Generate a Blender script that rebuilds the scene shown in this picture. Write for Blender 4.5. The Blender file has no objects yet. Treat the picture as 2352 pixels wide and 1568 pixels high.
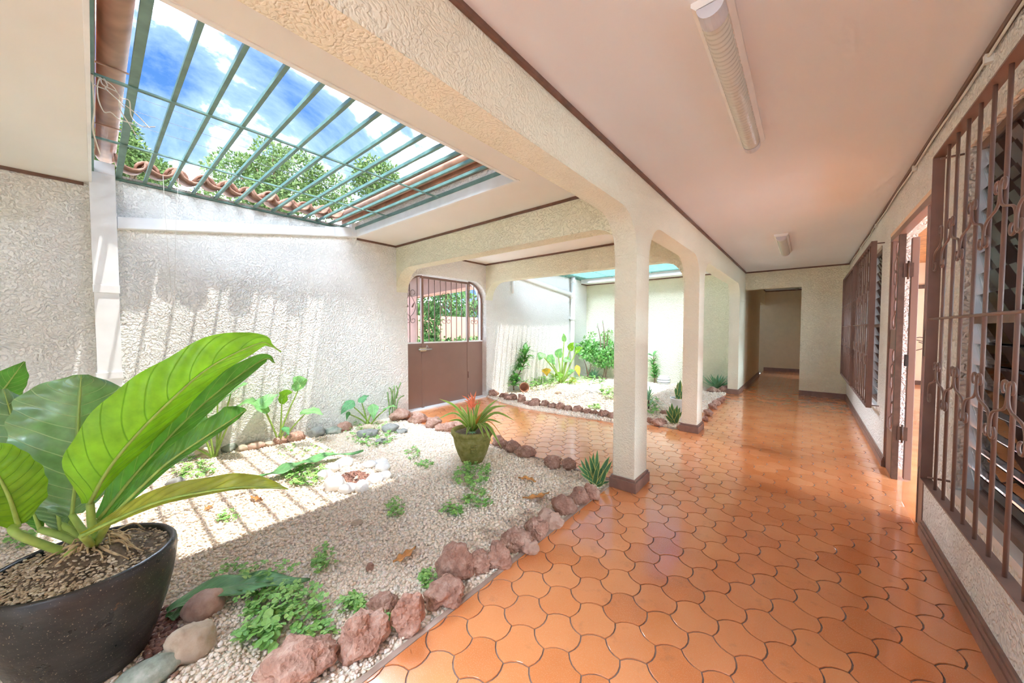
import bpy, bmesh, math, random
import numpy as np
from mathutils import Vector, Matrix, noise

random.seed(7)
S = bpy.context.scene
COL = S.collection

# ------------------------------------------------------------------ camera
F_PX, YAW, PITCH, ROLL, CAM_H = 805.69, .6982, -.0342, .0005, 1.3404
FW = Vector((-math.sin(YAW) * math.cos(PITCH), math.cos(YAW) * math.cos(PITCH), math.sin(PITCH)))
RT = Vector((math.cos(YAW), math.sin(YAW), 0))
UP = RT.cross(FW)
RT, UP = RT * math.cos(ROLL) + UP * math.sin(ROLL), UP * math.cos(ROLL) - RT * math.sin(ROLL)
EYE = Vector((0, 0, CAM_H))
cam = bpy.data.cameras.new('camera')
cam.sensor_width = 36
cam.lens = F_PX / 2352 * 36
cam.clip_start = .02
cam.clip_end = 500
camo = bpy.data.objects.new('camera', cam)
COL.objects.link(camo)
camo.matrix_world = Matrix(((RT.x, UP.x, -FW.x, 0), (RT.y, UP.y, -FW.y, 0), (RT.z, UP.z, -FW.z, CAM_H), (0, 0, 0, 1)))
S.camera = camo

# ------------------------------------------------------------------ view, sky and sun
S.view_settings.view_transform = 'Standard'
S.view_settings.look = 'None'
S.view_settings.gamma = 1
S.view_settings.use_curve_mapping = False
S.view_settings.exposure = 1.87
S.cycles.max_bounces = 12
S.cycles.diffuse_bounces = 7
S.cycles.glossy_bounces = 3
S.cycles.transparent_max_bounces = 8
S.cycles.caustics_reflective = False
S.cycles.adaptive_threshold = .1
S.cycles.adaptive_min_samples = 16
S.cycles.caustics_refractive = False
S.cycles.sample_clamp_indirect = 12

SKY_STRENGTH = .6
SUN_STRENGTH = 1.8
W = bpy.data.worlds.new('sky')
S.world = W
W.use_nodes = True
nt = W.node_tree
nt.nodes.clear()
def nd(t, k, **kw):
    n = t.nodes.new(k)
    for a, b in kw.items():
        setattr(n, a, b)
    return n
def ramp(t, fac, stops, mode='LINEAR'):
    r = nd(t, 'ShaderNodeValToRGB')
    r.color_ramp.interpolation = mode
    e = r.color_ramp.elements
    e[0].position, e[0].color = stops[0][0], (*stops[0][1], 1)
    e[1].position, e[1].color = stops[1][0], (*stops[1][1], 1)
    for p, c in stops[2:]:
        x = e.new(p); x.color = (*c, 1)
    t.links.new(fac, r.inputs[0])
    return r.outputs[0]
def mth(t, op, a, b=None, clamp=False):
    m = nd(t, 'ShaderNodeMath', operation=op, use_clamp=clamp)
    for i, x in enumerate((a, b)):
        if x is None: continue
        if isinstance(x, (int, float)): m.inputs[i].default_value = x
        else: t.links.new(x, m.inputs[i])
    return m.outputs[0]
def mixc(t, fac, a, b, blend='MIX'):
    m = nd(t, 'ShaderNodeMix', data_type='RGBA', blend_type=blend)
    for i, x in ((0, fac), (6, a), (7, b)):
        if isinstance(x, (int, float)): m.inputs[i].default_value = x
        elif isinstance(x, tuple): m.inputs[i].default_value = (*x, 1) if len(x) == 3 else x
        else: t.links.new(x, m.inputs[i])
    return m.outputs[2]
tc = nd(nt, 'ShaderNodeTexCoord')
sep = nd(nt, 'ShaderNodeSeparateXYZ')
nt.links.new(tc.outputs['Generated'], sep.inputs[0])
zup = sep.outputs[2]
blue = ramp(nt, zup, [(0, (.18, .31, .50)), (.22, (.125, .26, .47)), (.5, (.05, .155, .44)), (1, (.037, .125, .41))])
hz = mth(nt, 'ADD', mth(nt, 'MAXIMUM', zup, 0.0), .22)
px = mth(nt, 'DIVIDE', sep.outputs[0], hz); py = mth(nt, 'DIVIDE', sep.outputs[1], hz)
cmb = nd(nt, 'ShaderNodeCombineXYZ')
nt.links.new(px, cmb.inputs[0]); nt.links.new(py, cmb.inputs[1])
n1 = nd(nt, 'ShaderNodeTexNoise'); n1.inputs['Scale'].default_value = .95; n1.inputs['Detail'].default_value = 9
n1.inputs['Roughness'].default_value = .62; n1.inputs['Distortion'].default_value = .35
offs = nd(nt, 'ShaderNodeVectorMath', operation='ADD'); offs.inputs[1].default_value = (0.0, 0.0, 0.0)
nt.links.new(cmb.outputs[0], offs.inputs[0]); nt.links.new(offs.outputs[0], n1.inputs['Vector'])
cl = ramp(nt, n1.outputs['Fac'], [(.47, (0, 0, 0)), (.55, (.006, .006, .006)), (.585, (.03, .03, .03)), (.632, (1, 1, 1))])
skyc = mixc(nt, cl, blue, (34.5, 40.0, 47.0))
below = mth(nt, 'GREATER_THAN', zup, -.02)
skyc = mixc(nt, below, (.30, .30, .24), skyc)
bg = nd(nt, 'ShaderNodeBackground'); bg.inputs['Strength'].default_value = SKY_STRENGTH
nt.links.new(skyc, bg.inputs[0])
wo = nd(nt, 'ShaderNodeOutputWorld'); nt.links.new(bg.outputs[0], wo.inputs[0])
sun = bpy.data.lights.new('sun', 'SUN'); sun.energy = SUN_STRENGTH; sun.angle = math.radians(.6); sun.color = (1, .98, .94)
suno = bpy.data.objects.new('sun', sun); COL.objects.link(suno)
suno.rotation_euler = Vector((-.20, -.15, -1)).to_track_quat('-Z', 'Y').to_euler()

# ------------------------------------------------------------------ materials
MATS = {}
def base_mat(name):
    m = bpy.data.materials.new(name); m.use_nodes = True
    t = m.node_tree; t.nodes.clear()
    o = nd(t, 'ShaderNodeOutputMaterial')
    p = nd(t, 'ShaderNodeBsdfPrincipled')
    t.links.new(p.outputs[0], o.inputs[0])
    MATS[name] = m
    return m, t, p, o
def pos(t):
    return nd(t, 'ShaderNodeNewGeometry').outputs['Position']
def noi(t, vec, scale, detail=3, rough=.55, dist=0.0):
    n = nd(t, 'ShaderNodeTexNoise')
    n.inputs['Scale'].default_value = scale; n.inputs['Detail'].default_value = detail
    n.inputs['Roughness'].default_value = rough; n.inputs['Distortion'].default_value = dist
    if vec is not None: t.links.new(vec, n.inputs['Vector'])
    return n.outputs['Fac']
def bump(t, p, h, strength=.5, dist=.01):
    b = nd(t, 'ShaderNodeBump'); b.inputs['Strength'].default_value = strength; b.inputs['Distance'].default_value = dist
    t.links.new(h, b.inputs['Height']); t.links.new(b.outputs[0], p.inputs['Normal'])
def simple(name, col, rough=.6, metal=0.0, var=.12, vscale=8, bscale=0, bdist=.002, spec=.5):
    m, t, p, o = base_mat(name)
    P = pos(t)
    a = tuple(max(0, c * (1 - var)) for c in col); b = tuple(min(1, c * (1 + var)) for c in col)
    t.links.new(ramp(t, noi(t, P, vscale, 2), [(.3, a), (.7, b)]), p.inputs['Base Color'])
    p.inputs['Roughness'].default_value = rough; p.inputs['Metallic'].default_value = metal
    p.inputs['Specular IOR Level'].default_value = spec
    if bscale: bump(t, p, noi(t, P, bscale, 1), .6, bdist)
    return m
def stucco(name, col, amp=.011, scale=26, pit_tone=.55):
    m, t, p, o = base_mat(name)
    P = pos(t)
    w = nd(t, 'ShaderNodeTexNoise'); w.inputs['Scale'].default_value = 7; w.inputs['Detail'].default_value = 0
    t.links.new(P, w.inputs['Vector'])
    add = nd(t, 'ShaderNodeVectorMath', operation='MULTIPLY_ADD')
    t.links.new(w.outputs['Color'], add.inputs[0]); add.inputs[1].default_value = (.07, .07, .07); t.links.new(P, add.inputs[2])
    v = add.outputs[0]
    n1 = noi(t, v, scale, 1.5, .55, 0)
    # trowelled swirls: ridges where the noise crosses its middle
    rid = mth(t, 'ABSOLUTE', mth(t, 'SUBTRACT', n1, .5))
    rid = mth(t, 'MULTIPLY', rid, 7.0, True)
    brk = ramp(t, noi(t, P, scale * 1.3, 0), [(.56, (0, 0, 0)), (.70, (1, 1, 1))])
    rid = mth(t, 'MAXIMUM', rid, brk)
    fine = noi(t, P, 110, 1)
    h = mth(t, 'ADD', rid, mth(t, 'MULTIPLY', fine, .22))
    bump(t, p, h, .85, amp)
    big = noi(t, P, 1.3, 2)
    c = ramp(t, big, [(.3, tuple(x * .94 for x in col)), (.7, col)])
    pit = ramp(t, rid, [(0.0, (pit_tone,) * 3), (.14, (1, 1, 1))])  # colour gets darker in the pits of the relief
    spot = ramp(t, noi(t, P, 5, 1), [(.5, (0, 0, 0)), (.68, (1, 1, 1))])
    c = mixc(t, mth(t, 'MULTIPLY', spot, .4), c, mixc(t, 1.0, c, pit, 'MULTIPLY'))
    t.links.new(c, p.inputs['Base Color'])
    p.inputs['Roughness'].default_value = .75; p.inputs['Specular IOR Level'].default_value = .25
    return m
CREAM = (.90, .88, .69)
stucco('stucco', CREAM)
stucco('stucco_white', (.91, .895, .84), .013, 30, .62)
stucco('stucco_beam', (.89, .87, .71), .0035, 40, .7)
simple('plaster', (.84, .83, .79), .75, var=.02, vscale=2, bscale=30, bdist=.0006)
simple('ceiling_paint', (.78, .795, .815), .7, var=.02, vscale=1.2, bscale=40, bdist=.0004)
simple('white_paint', (.86, .87, .86), .5, var=.05, vscale=6, bscale=30, bdist=.0008)
simple('brown_trim', (.17, .085, .055), .45, var=.2, vscale=14, bscale=60, bdist=.0006)
simple('base_paint', (.26, .155, .12), .4, var=.15, vscale=14, bscale=60, bdist=.0006)
simple('brown_metal', (.22, .125, .095), .42, var=.1, vscale=9)
simple('gate_paint', (.27, .165, .125), .4, var=.06, vscale=3)
simple('green_metal', (.15, .27, .22), .45, var=.15, vscale=12)
simple('pale_green_metal', (.25, .52, .44), .5, var=.1, vscale=12)
simple('terracotta_paint', (.47, .24, .15), .5, var=.28, vscale=7, bscale=20, bdist=.001)
simple('grout', (.24, .19, .16), .6, var=.2, vscale=20, bscale=200, bdist=.0008)
simple('concrete', (.46, .34, .27), .55, var=.25, vscale=7, bscale=120, bdist=.001)
simple('soil', (.16, .11, .07), .95, var=.4, vscale=30, bscale=90, bdist=.008)
simple('lamp_white', (.84, .83, .80), .4, var=.03)
simple('lamp_grey', (.60, .61, .66), .45, var=.05)
simple('cable_black', (.03, .025, .02), .5)
simple('cable_grey', (.72, .70, .64), .5)
simple('wire_dark', (.12, .12, .13), .6)
simple('dark_rubber', (.02, .018, .016), .6)
simple('brass', (.65, .55, .34), .45, .6, var=.2, vscale=60)
simple('steel', (.6, .6, .6), .35, .8)
simple('pipe_white', (.84, .85, .84), .3, var=.03)
simple('twine', (.72, .68, .6), .9)
simple('root', (.55, .40, .22), .85, var=.35, vscale=40)
simple('bark', (.22, .14, .09), .9, var=.4, vscale=18, bscale=40, bdist=.01)
simple('coral_wall', (.66, .32, .22), .8, var=.05, vscale=2)
simple('pink_wall', (.62, .36, .31), .8, var=.08, vscale=2)
simple('porch_brown', (.26, .135, .095), .7, var=.1, vscale=4)
simple('bounce_ground', (.78, .77, .74), .9, var=.15)  # outside ground coloured near white so it bounces light into the corridor
simple('grass', (.06, .15, .03), .9, var=.4, vscale=20, bscale=60, bdist=.02)
simple('wood_slat', (.42, .17, .05), .35, var=.35, vscale=10)
simple('passage_paint', (.78, .66, .46), .8, var=.03)
simple('peach_wall', (.83, .62, .45), .8, var=.03)
simple('dark_wood', (.10, .055, .035), .45, var=.25, vscale=20)
simple('dry_leaf', (.55, .26, .08), .6, var=.35, vscale=25)
simple('white_ceramic', (.86, .88, .87), .35, var=.04)

def tile_mat(name, per_object):
    m, t, p, o = base_mat(name)
    P = pos(t)
    big = noi(t, P, 3.2, 2, .6)
    c = ramp(t, big, [(.25, (.70, .225, .068)), (.5, (.80, .29, .10)), (.75, (.84, .35, .14))])
    if per_object:
        oi = nd(t, 'ShaderNodeObjectInfo').outputs['Random']
        c = mixc(t, .55, c, ramp(t, oi, [(0, (.64, .19, .05)), (.35, (.78, .265, .085)), (.7, (.84, .34, .13)), (1, (.76, .28, .11))]))
    sp = ramp(t, noi(t, P, 260, 0), [(.58, (0, 0, 0)), (.70, (1, 1, 1))])
    c = mixc(t, mth(t, 'MULTIPLY', sp, .30), c, (.80, .46, .26))
    st = ramp(t, noi(t, P, 9, 3, .7), [(.60, (0, 0, 0)), (.78, (1, 1, 1))])
    c = mixc(t, mth(t, 'MULTIPLY', st, .35), c, (.30, .13, .07))
    t.links.new(c, p.inputs['Base Color'])
    t.links.new(ramp(t, noi(t, P, 5, 2, .65), [(.3, (.10,) * 3), (.7, (.27,) * 3)]), p.inputs['Roughness'])
    p.inputs['Specular IOR Level'].default_value = .6
    p.inputs['Coat Weight'].default_value = .6; p.inputs['Coat Roughness'].default_value = .07
    bump(t, p, noi(t, P, 22, 1), .2, .0012)
    return m
tile_mat('clay_tile', True)
tile_mat('clay_tile_field', False)

def island_mat(name, stops, rough=.8, bscale=60, bdist=.002, extra=None):
    m, t, p, o = base_mat(name)
    g = nd(t, 'ShaderNodeNewGeometry')
    c = ramp(t, g.outputs['Random Per Island'], stops)
    c = mixc(t, .35, c, ramp(t, noi(t, g.outputs['Position'], 90, 1), [(.3, tuple(x * .8 for x in stops[0][1])), (.7, stops[-2][1])]))
    t.links.new(c, p.inputs['Base Color'])
    p.inputs['Roughness'].default_value = rough
    bump(t, p, noi(t, g.outputs['Position'], bscale, 1), .5, bdist)
    return m
island_mat('pebble', [(0, (.84, .66, .49)), (.25, (.92, .77, .60)), (.55, (.95, .84, .71)), (.8, (.90, .74, .60)), (.93, (.96, .91, .85)), (1, (.66, .42, .31))], .8, 200, .001)
island_mat('weed', [(0, (.15, .38, .07)), (.5, (.27, .54, .12)), (1, (.44, .66, .18))], .5, 40, .0005)
island_mat('grit', [(0, (.30, .20, .12)), (.4, (.46, .34, .21)), (.75, (.62, .50, .35)), (1, (.72, .62, .5))], .9)
island_mat('mulch', [(0, (.16, .08, .06)), (.6, (.32, .15, .11)), (1, (.42, .24, .16))], .85)
island_mat('tree_leaf', [(0, (.08, .15, .03)), (.5, (.15, .23, .055)), (1, (.26, .33, .10))], .6)
island_mat('hedge_leaf', [(0, (.05, .14, .03)), (.5, (.10, .23, .05)), (1, (.22, .32, .08))], .6)
island_mat('bush_leaf', [(0, (.10, .34, .06)), (.5, (.20, .50, .10)), (1, (.46, .66, .30))], .45)

def rock_mat(name, c0, c1, c2, pore=45, bd=.012, rough=.9):
    m, t, p, o = base_mat(name)
    tcn = nd(t, 'ShaderNodeTexCoord').outputs['Object']
    oi = nd(t, 'ShaderNodeObjectInfo')
    P = pos(t)
    n = noi(t, P, 18, 5, .65)
    c = ramp(t, n, [(.25, c0), (.5, c1), (.75, c2)])
    v = nd(t, 'ShaderNodeTexVoronoi'); v.inputs['Scale'].default_value = pore
    t.links.new(P, v.inputs['Vector'])
    h = mth(t, 'ADD', mth(t, 'MULTIPLY', v.outputs['Distance'], .6), n)
    c = mixc(t, mth(t, 'MULTIPLY', oi.outputs['Random'], .30), c, tuple(x * .55 for x in c0))
    t.links.new(c, p.inputs['Base Color']); p.inputs['Roughness'].default_value = rough
    p.inputs['Specular IOR Level'].default_value = .2
    bump(t, p, h, .8, bd)
    return m
rock_mat('lava_rock', (.34, .18, .13), (.52, .31, .235), (.74, .54, .44), 60, .018)
rock_mat('grey_stone', (.22, .22, .21), (.38, .38, .35), (.52, .51, .46), 12, .004, .7)
rock_mat('tan_stone', (.42, .31, .21), (.62, .50, .38), (.74, .64, .52), 14, .004, .8)
rock_mat('pink_stone', (.45, .27, .20), (.62, .42, .33), (.72, .54, .45), 14, .004, .8)
rock_mat('green_stone', (.20, .22, .17), (.36, .40, .33), (.60, .60, .54), 10, .003, .55)
rock_mat('white_stone', (.78, .76, .72), (.90, .89, .87), (.95, .95, .94), 10, .003, .55)
rock_mat('moss_pot', (.14, .13, .03), (.30, .27, .08), (.42, .38, .18), 30, .005, .8)
rock_mat('clay_roof', (.16, .09, .06), (.33, .17, .11), (.48, .30, .21), 20, .003, .8)

def leaf_mat(name, top, vein, trans=.35, nveins=16, rough=.32, curve=.9, margin=None, mw=.82, band=None):
    m, t, p, o = base_mat(name)
    uv = nd(t, 'ShaderNodeUVMap'); uv.uv_map = 'UVMap'
    s = nd(t, 'ShaderNodeSeparateXYZ'); t.links.new(uv.outputs[0], s.inputs[0])
    u = s.outputs[0]; q = mth(t, 'ABSOLUTE', mth(t, 'SUBTRACT', mth(t, 'MULTIPLY', s.outputs[1], 2.0), 1.0))
    P = pos(t)
    c = ramp(t, noi(t, P, 14, 4), [(.3, tuple(x * .72 for x in top)), (.7, tuple(min(1, x * 1.2) for x in top))])
    h = None
    if nveins:
        ph = mth(t, 'SUBTRACT', mth(t, 'MULTIPLY', u, float(nveins)), mth(t, 'MULTIPLY', mth(t, 'POWER', q, 1.3), curve * 2.2))
        fr = mth(t, 'ABSOLUTE', mth(t, 'SUBTRACT', mth(t, 'FRACT', ph), .5))
        line = ramp(t, fr, [(.0, (1, 1, 1)), (.055, (0, 0, 0))])
        mid = ramp(t, q, [(.02, (1, 1, 1)), (.05, (0, 0, 0))])
        ln = mth(t, 'MAXIMUM', line, mid)
        c = mixc(t, mth(t, 'MULTIPLY', ln, .75), c, vein)
        h = mth(t, 'ADD', mth(t, 'MULTIPLY', mth(t, 'SINE', mth(t, 'MULTIPLY', ph, 6.2832)), .5), ln)
    if band:
        b = ramp(t, noi(t, mth(t, 'MULTIPLY', u, 30.0), 1.0, 2), [(.45, (0, 0, 0)), (.6, (1, 1, 1))])
        c = mixc(t, mth(t, 'MULTIPLY', b, .5), c, band)
    if margin:
        e = ramp(t, q, [(mw - .02, (0, 0, 0)), (mw + .02, (1, 1, 1))])
        c = mixc(t, e, c, margin)
    t.links.new(c, p.inputs['Base Color']); p.inputs['Roughness'].default_value = rough
    if rough < .2: p.inputs['Coat Weight'].default_value = 1.0; p.inputs['Coat Roughness'].default_value = .24
    if h is not None: bump(t, p, h, .5, .004)
    tr = nd(t, 'ShaderNodeBsdfTranslucent')
    t.links.new(mixc(t, 1.0, c, (1.2, 1.3, .55), 'MULTIPLY'), tr.inputs[0])
    mx = nd(t, 'ShaderNodeMixShader'); mx.inputs[0].default_value = trans
    t.links.new(p.outputs[0], mx.inputs[1]); t.links.new(tr.outputs[0], mx.inputs[2]); t.links.new(mx.outputs[0], o.inputs[0])
    return m
leaf_mat('anthurium_leaf', (.10, .30, .05), (.30, .46, .12), .42, 13)
leaf_mat('anthurium_lime', (.22, .44, .03), (.10, .24, .02), .48, 13)
leaf_mat('anthurium_glossy', (.17, .34, .14), (.42, .58, .30), .15, 12, .19)
leaf_mat('anthurium_old', (.32, .36, .04), (.22, .26, .05), .35, 12)
leaf_mat('taro_leaf', (.24, .52, .20), (.48, .70, .38), .35, 9, .4)
leaf_mat('taro_dark', (.10, .32, .12), (.30, .52, .26), .25, 9, .4)
leaf_mat('snake_leaf', (.06, .20, .07), (.3, .4, .2), .1, 0, .4, margin=(.66, .64, .22), mw=.74, band=(.16, .32, .14))
leaf_mat('brom_leaf', (.26, .42, .08), (.3, .4, .1), .35, 0, .35, margin=(.58, .58, .24), mw=.72)
leaf_mat('brom_orange', (.62, .28, .06), (.6, .3, .1), .3, 0, .4)
leaf_mat('brom_red', (.85, .22, .12), (.8, .3, .2), .35, 0, .4)
leaf_mat('agave_leaf', (.26, .50, .32), (.4, .6, .4), .15, 0, .45)
leaf_mat('euphorbia_leaf', (.18, .44, .14), (.4, .6, .3), .25, 0, .4)
leaf_mat('yellow_leaf', (.80, .48, .06), (.8, .6, .2), .35, 8, .5)
leaf_mat('fallen_leaf', (.16, .40, .14), (.36, .58, .3), .2, 12, .4)
simple('petiole', (.30, .44, .09), .45, var=.2, vscale=20)
simple('stem_green', (.18, .30, .10), .6, var=.2, vscale=30)
simple('succulent', (.45, .55, .42), .6)

def pot_glaze():
    m, t, p, o = base_mat('black_glaze')
    P = pos(t)
    mp = nd(t, 'ShaderNodeMapping'); mp.inputs['Scale'].default_value = (1, 1, 3); t.links.new(P, mp.inputs[0])
    c = ramp(t, noi(t, mp.outputs[0], 6, 6, .7), [(.3, (.012, .011, .011)), (.62, (.035, .03, .026)), (.8, (.12, .10, .085))])
    sp = ramp(t, noi(t, P, 170, 2), [(.66, (0, 0, 0)), (.73, (1, 1, 1))])
    c = mixc(t, sp, c, (.34, .27, .18))
    ru = ramp(t, noi(t, P, 13, 4), [(.66, (0, 0, 0)), (.74, (1, 1, 1))])
    c = mixc(t, mth(t, 'MULTIPLY', ru, .7), c, (.34, .15, .04))
    t.links.new(c, p.inputs['Base Color'])
    t.links.new(ramp(t, noi(t, P, 9, 4), [(.3, (.22,) * 3), (.7, (.5,) * 3)]), p.inputs['Roughness'])
    bump(t, p, noi(t, mp.outputs[0], 14, 4), .5, .004)
pot_glaze()

def glass_mat(name, tint=(.93, .97, .95), ior=1.5):
    m = bpy.data.materials.new(name); m.use_nodes = True; t = m.node_tree; t.nodes.clear(); MATS[name] = m
    o = nd(t, 'ShaderNodeOutputMaterial'); fr = nd(t, 'ShaderNodeFresnel'); fr.inputs[0].default_value = ior
    tr = nd(t, 'ShaderNodeBsdfTransparent'); tr.inputs[0].default_value = (*tint, 1)
    gl = nd(t, 'ShaderNodeBsdfGlossy'); gl.inputs['Roughness'].default_value = .02
    mx = nd(t, 'ShaderNodeMixShader')
    t.links.new(fr.outputs[0], mx.inputs[0]); t.links.new(tr.outputs[0], mx.inputs[1]); t.links.new(gl.outputs[0], mx.inputs[2]); t.links.new(mx.outputs[0], o.inputs[0])
glass_mat('glass')

def diffuser_mat():
    m, t, p, o = base_mat('diffuser')
    p.inputs['Base Color'].default_value = (.62, .62, .56, 1); p.inputs['Roughness'].default_value = .22
    p.inputs['Specular IOR Level'].default_value = .8
diffuser_mat()

# ------------------------------------------------------------------ builders
class MB:
    def __init__(s): s.v = []; s.f = []; s.uv = None
    def add(s, vs, fs):
        n = len(s.v); s.v += [tuple(x) for x in vs]; s.f += [tuple(i + n for i in q) for q in fs]; return s
    def box(s, x0, x1, y0, y1, z0, z1):
        v = [(x, y, z) for z in (z0, z1) for y in (y0, y1) for x in (x0, x1)]
        return s.add(v, [(0, 2, 3, 1), (4, 5, 7, 6), (0, 1, 5, 4), (2, 6, 7, 3), (0, 4, 6, 2), (1, 3, 7, 5)])
    def bar(s, a, b, w, h, up=(0, 0, 1)):
        a, b = Vector(a), Vector(b); d = (b - a).normalized(); u = Vector(up)
        if abs(d.dot(u)) > .99: u = Vector((1, 0, 0))
        r = d.cross(u).normalized() * w / 2; u2 = r.cross(d).normalized() * h / 2
        v = [p + i * r + j * u2 for p in (a, b) for i, j in ((-1, -1), (1, -1), (1, 1), (-1, 1))]
        return s.add(v, [(0, 3, 2, 1), (4, 5, 6, 7), (0, 1, 5, 4), (1, 2, 6, 5), (2, 3, 7, 6), (3, 0, 4, 7)])
    def prism(s, poly, axis, a, b):
        def P(p, c):
            return (c, p[0], p[1]) if axis == 'x' else (p[0], c, p[1]) if axis == 'y' else (p[0], p[1], c)
        n = len(poly); v = [P(p, a) for p in poly] + [P(p, b) for p in poly]
        f = [tuple(range(n)), tuple(range(2 * n - 1, n - 1, -1))] + [(i, i + n, (i + 1) % n + n, (i + 1) % n) for i in range(n)]
        return s.add(v, f)
    def tube(s, pts, r, n=6, caps=True):
        pts = [Vector(p) for p in pts]; m = len(pts)
        rs = r if isinstance(r, (list, tuple)) else [r] * m
        t0 = (pts[1] - pts[0]).normalized(); u = Vector((0, 0, 1)) if abs(t0.z) < .9 else Vector((1, 0, 0))
        u = (u - t0 * u.dot(t0)).normalized(); v = []; f = []
        for i, p in enumerate(pts):
            t = (pts[min(i + 1, m - 1)] - pts[max(i - 1, 0)]).normalized()
            u = (u - t * u.dot(t))
            u = u.normalized() if u.length > 1e-6 else t.orthogonal().normalized()
            w = t.cross(u)
            for k in range(n):
                a = 2 * math.pi * k / n; v.append(p + (u * math.cos(a) + w * math.sin(a)) * rs[i])
        for i in range(m - 1):
            for k in range(n):
                f.append((i * n + k, i * n + (k + 1) % n, (i + 1) * n + (k + 1) % n, (i + 1) * n + k))
        if caps: f += [tuple(range(n - 1, -1, -1)), tuple(range((m - 1) * n, m * n))]
        return s.add(v, f)
    def lathe(s, prof, n=32, c=(0, 0, 0), sx=1, sy=1):
        v = []; f = []; m = len(prof)
        for r, z in prof:
            for k in range(n):
                a = 2 * math.pi * k / n; v.append((c[0] + r * sx * math.cos(a), c[1] + r * sy * math.sin(a), c[2] + z))
        for i in range(m - 1):
            for k in range(n):
                f.append((i * n + k, i * n + (k + 1) % n, (i + 1) * n + (k + 1) % n, (i + 1) * n + k))
        return s.add(v, f)
    def mesh(s, name, mat, smooth=False):
        me = bpy.data.meshes.new(name); me.from_pydata(s.v, [], s.f)
        if s.uv:
            l = me.uv_layers.new(name='UVMap'); vi = np.empty(len(me.loops), dtype=np.int32); me.loops.foreach_get('vertex_index', vi)
            l.data.foreach_set('uv', np.array(s.uv, dtype=np.float32)[vi].ravel())
        if mat: me.materials.append(MATS[mat])
        bm = bmesh.new(); bm.from_mesh(me); bmesh.ops.recalc_face_normals(bm, faces=bm.faces); bm.to_mesh(me); bm.free()
        if smooth: me.polygons.foreach_set('use_smooth', [True] * len(me.polygons))
        return me
    def build(s, name, mat, parent=None, smooth=False, bevel=0):
        return link(name, s.mesh(name, mat, smooth), parent, bevel)
def link(name, me, parent=None, bevel=0):
    o = bpy.data.objects.new(name, me); COL.objects.link(o)
    if parent: o.parent = parent
    if bevel:
        b = o.modifiers.new('edge', 'BEVEL'); b.width = bevel; b.segments = 2; b.limit_method = 'ANGLE'
    return o
def box(name, mat, d, parent=None, bevel=0):
    return MB().box(*d).build(name, mat, parent, False, bevel)
def tag(o, label=None, cat=None, group=None, kind=None):
    if label: o['label'] = label
    if cat: o['category'] = cat
    if group: o['group'] = group
    if kind: o['kind'] = kind
    return o
def st(o, label, cat):
    return tag(o, label, cat, None, 'structure')
def empty(name, loc=(0, 0, 0)):
    o = bpy.data.objects.new(name, None); COL.objects.link(o); o.location = loc; o.empty_display_size = .1
    return o
def thing(name, label, cat, group=None, loc=(0, 0, 0)):
    return tag(empty(name, loc), label, cat, group)
def arc(cx, cz, r, a0, a1, n=8, ry=None):
    ry = ry or r
    return [(cx + r * math.cos(math.radians(a0 + (a1 - a0) * i / n)), cz + ry * math.sin(math.radians(a0 + (a1 - a0) * i / n))) for i in range(n + 1)]
def ray(u, v):
    return FW + RT * ((u - 1176) / F_PX) + UP * ((784 - v) / F_PX)
def gp(u, v, z=0.0):                     # the point of the ground (height z) seen at a place in the photograph
    d = ray(u, v); return EYE + d * ((z - CAM_H) / d.z)
def dp(u, v, depth):                     # the point seen there at a distance in front of the camera
    return EYE + ray(u, v) * depth
def depth_of(p):
    return (Vector(p) - EYE).dot(FW)
def catmull(pts, n):
    pts = [Vector(p) for p in pts]; P = [pts[0] * 2 - pts[1]] + pts + [pts[-1] * 2 - pts[-2]]; out = []
    m = len(pts) - 1
    for i in range(n + 1):
        t = i / n * m; k = min(int(t), m - 1); t -= k
        a, b, c, d = P[k:k + 4]
        out.append(.5 * ((2 * b) + (c - a) * t + (2 * a - 5 * b + 4 * c - d) * t * t + (3 * b - a - 3 * c + d) * t ** 3))
    return out
ORD = 'first second third fourth fifth sixth seventh eighth ninth tenth eleventh twelfth thirteenth fourteenth fifteenth sixteenth seventeenth eighteenth'.split()
# ------------------------------------------------------------------ the setting
XW, XG, XC, XR, YE, ZC = -4.83, -1.243, -1.057, .61, 9.27, 2.6
ZA, ZS = 2.262, 1.955            # arch crown and springing
BACK = -1.25                      # roof left open from here, behind the camera, to let sky light in
fl = MB()
fl.box(-1.285, XR + .2, -4.5, YE, -.14, -.005)
fl.box(-5.1, -1.285, 2.93, 5.04, -.14, -.005)
fl.box(-1.06, -.03, YE, 14.3, -.14, -.005)
floor = st(fl.build('floor', 'grout'), 'polished orange clay tile floor of the corridor and entrance passage', 'floor')
box('edge_strip', 'concrete', (-1.289, -1.262, BACK, 2.95, -.12, .001), floor)
box('edge_strip', 'concrete', (-4.85, -1.285, 2.925, 2.96, -.12, .001), floor)
box('ground', 'bounce_ground', (-60, 40, -40, 60, -.5, -.15))['kind'] = 'structure'

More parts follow.
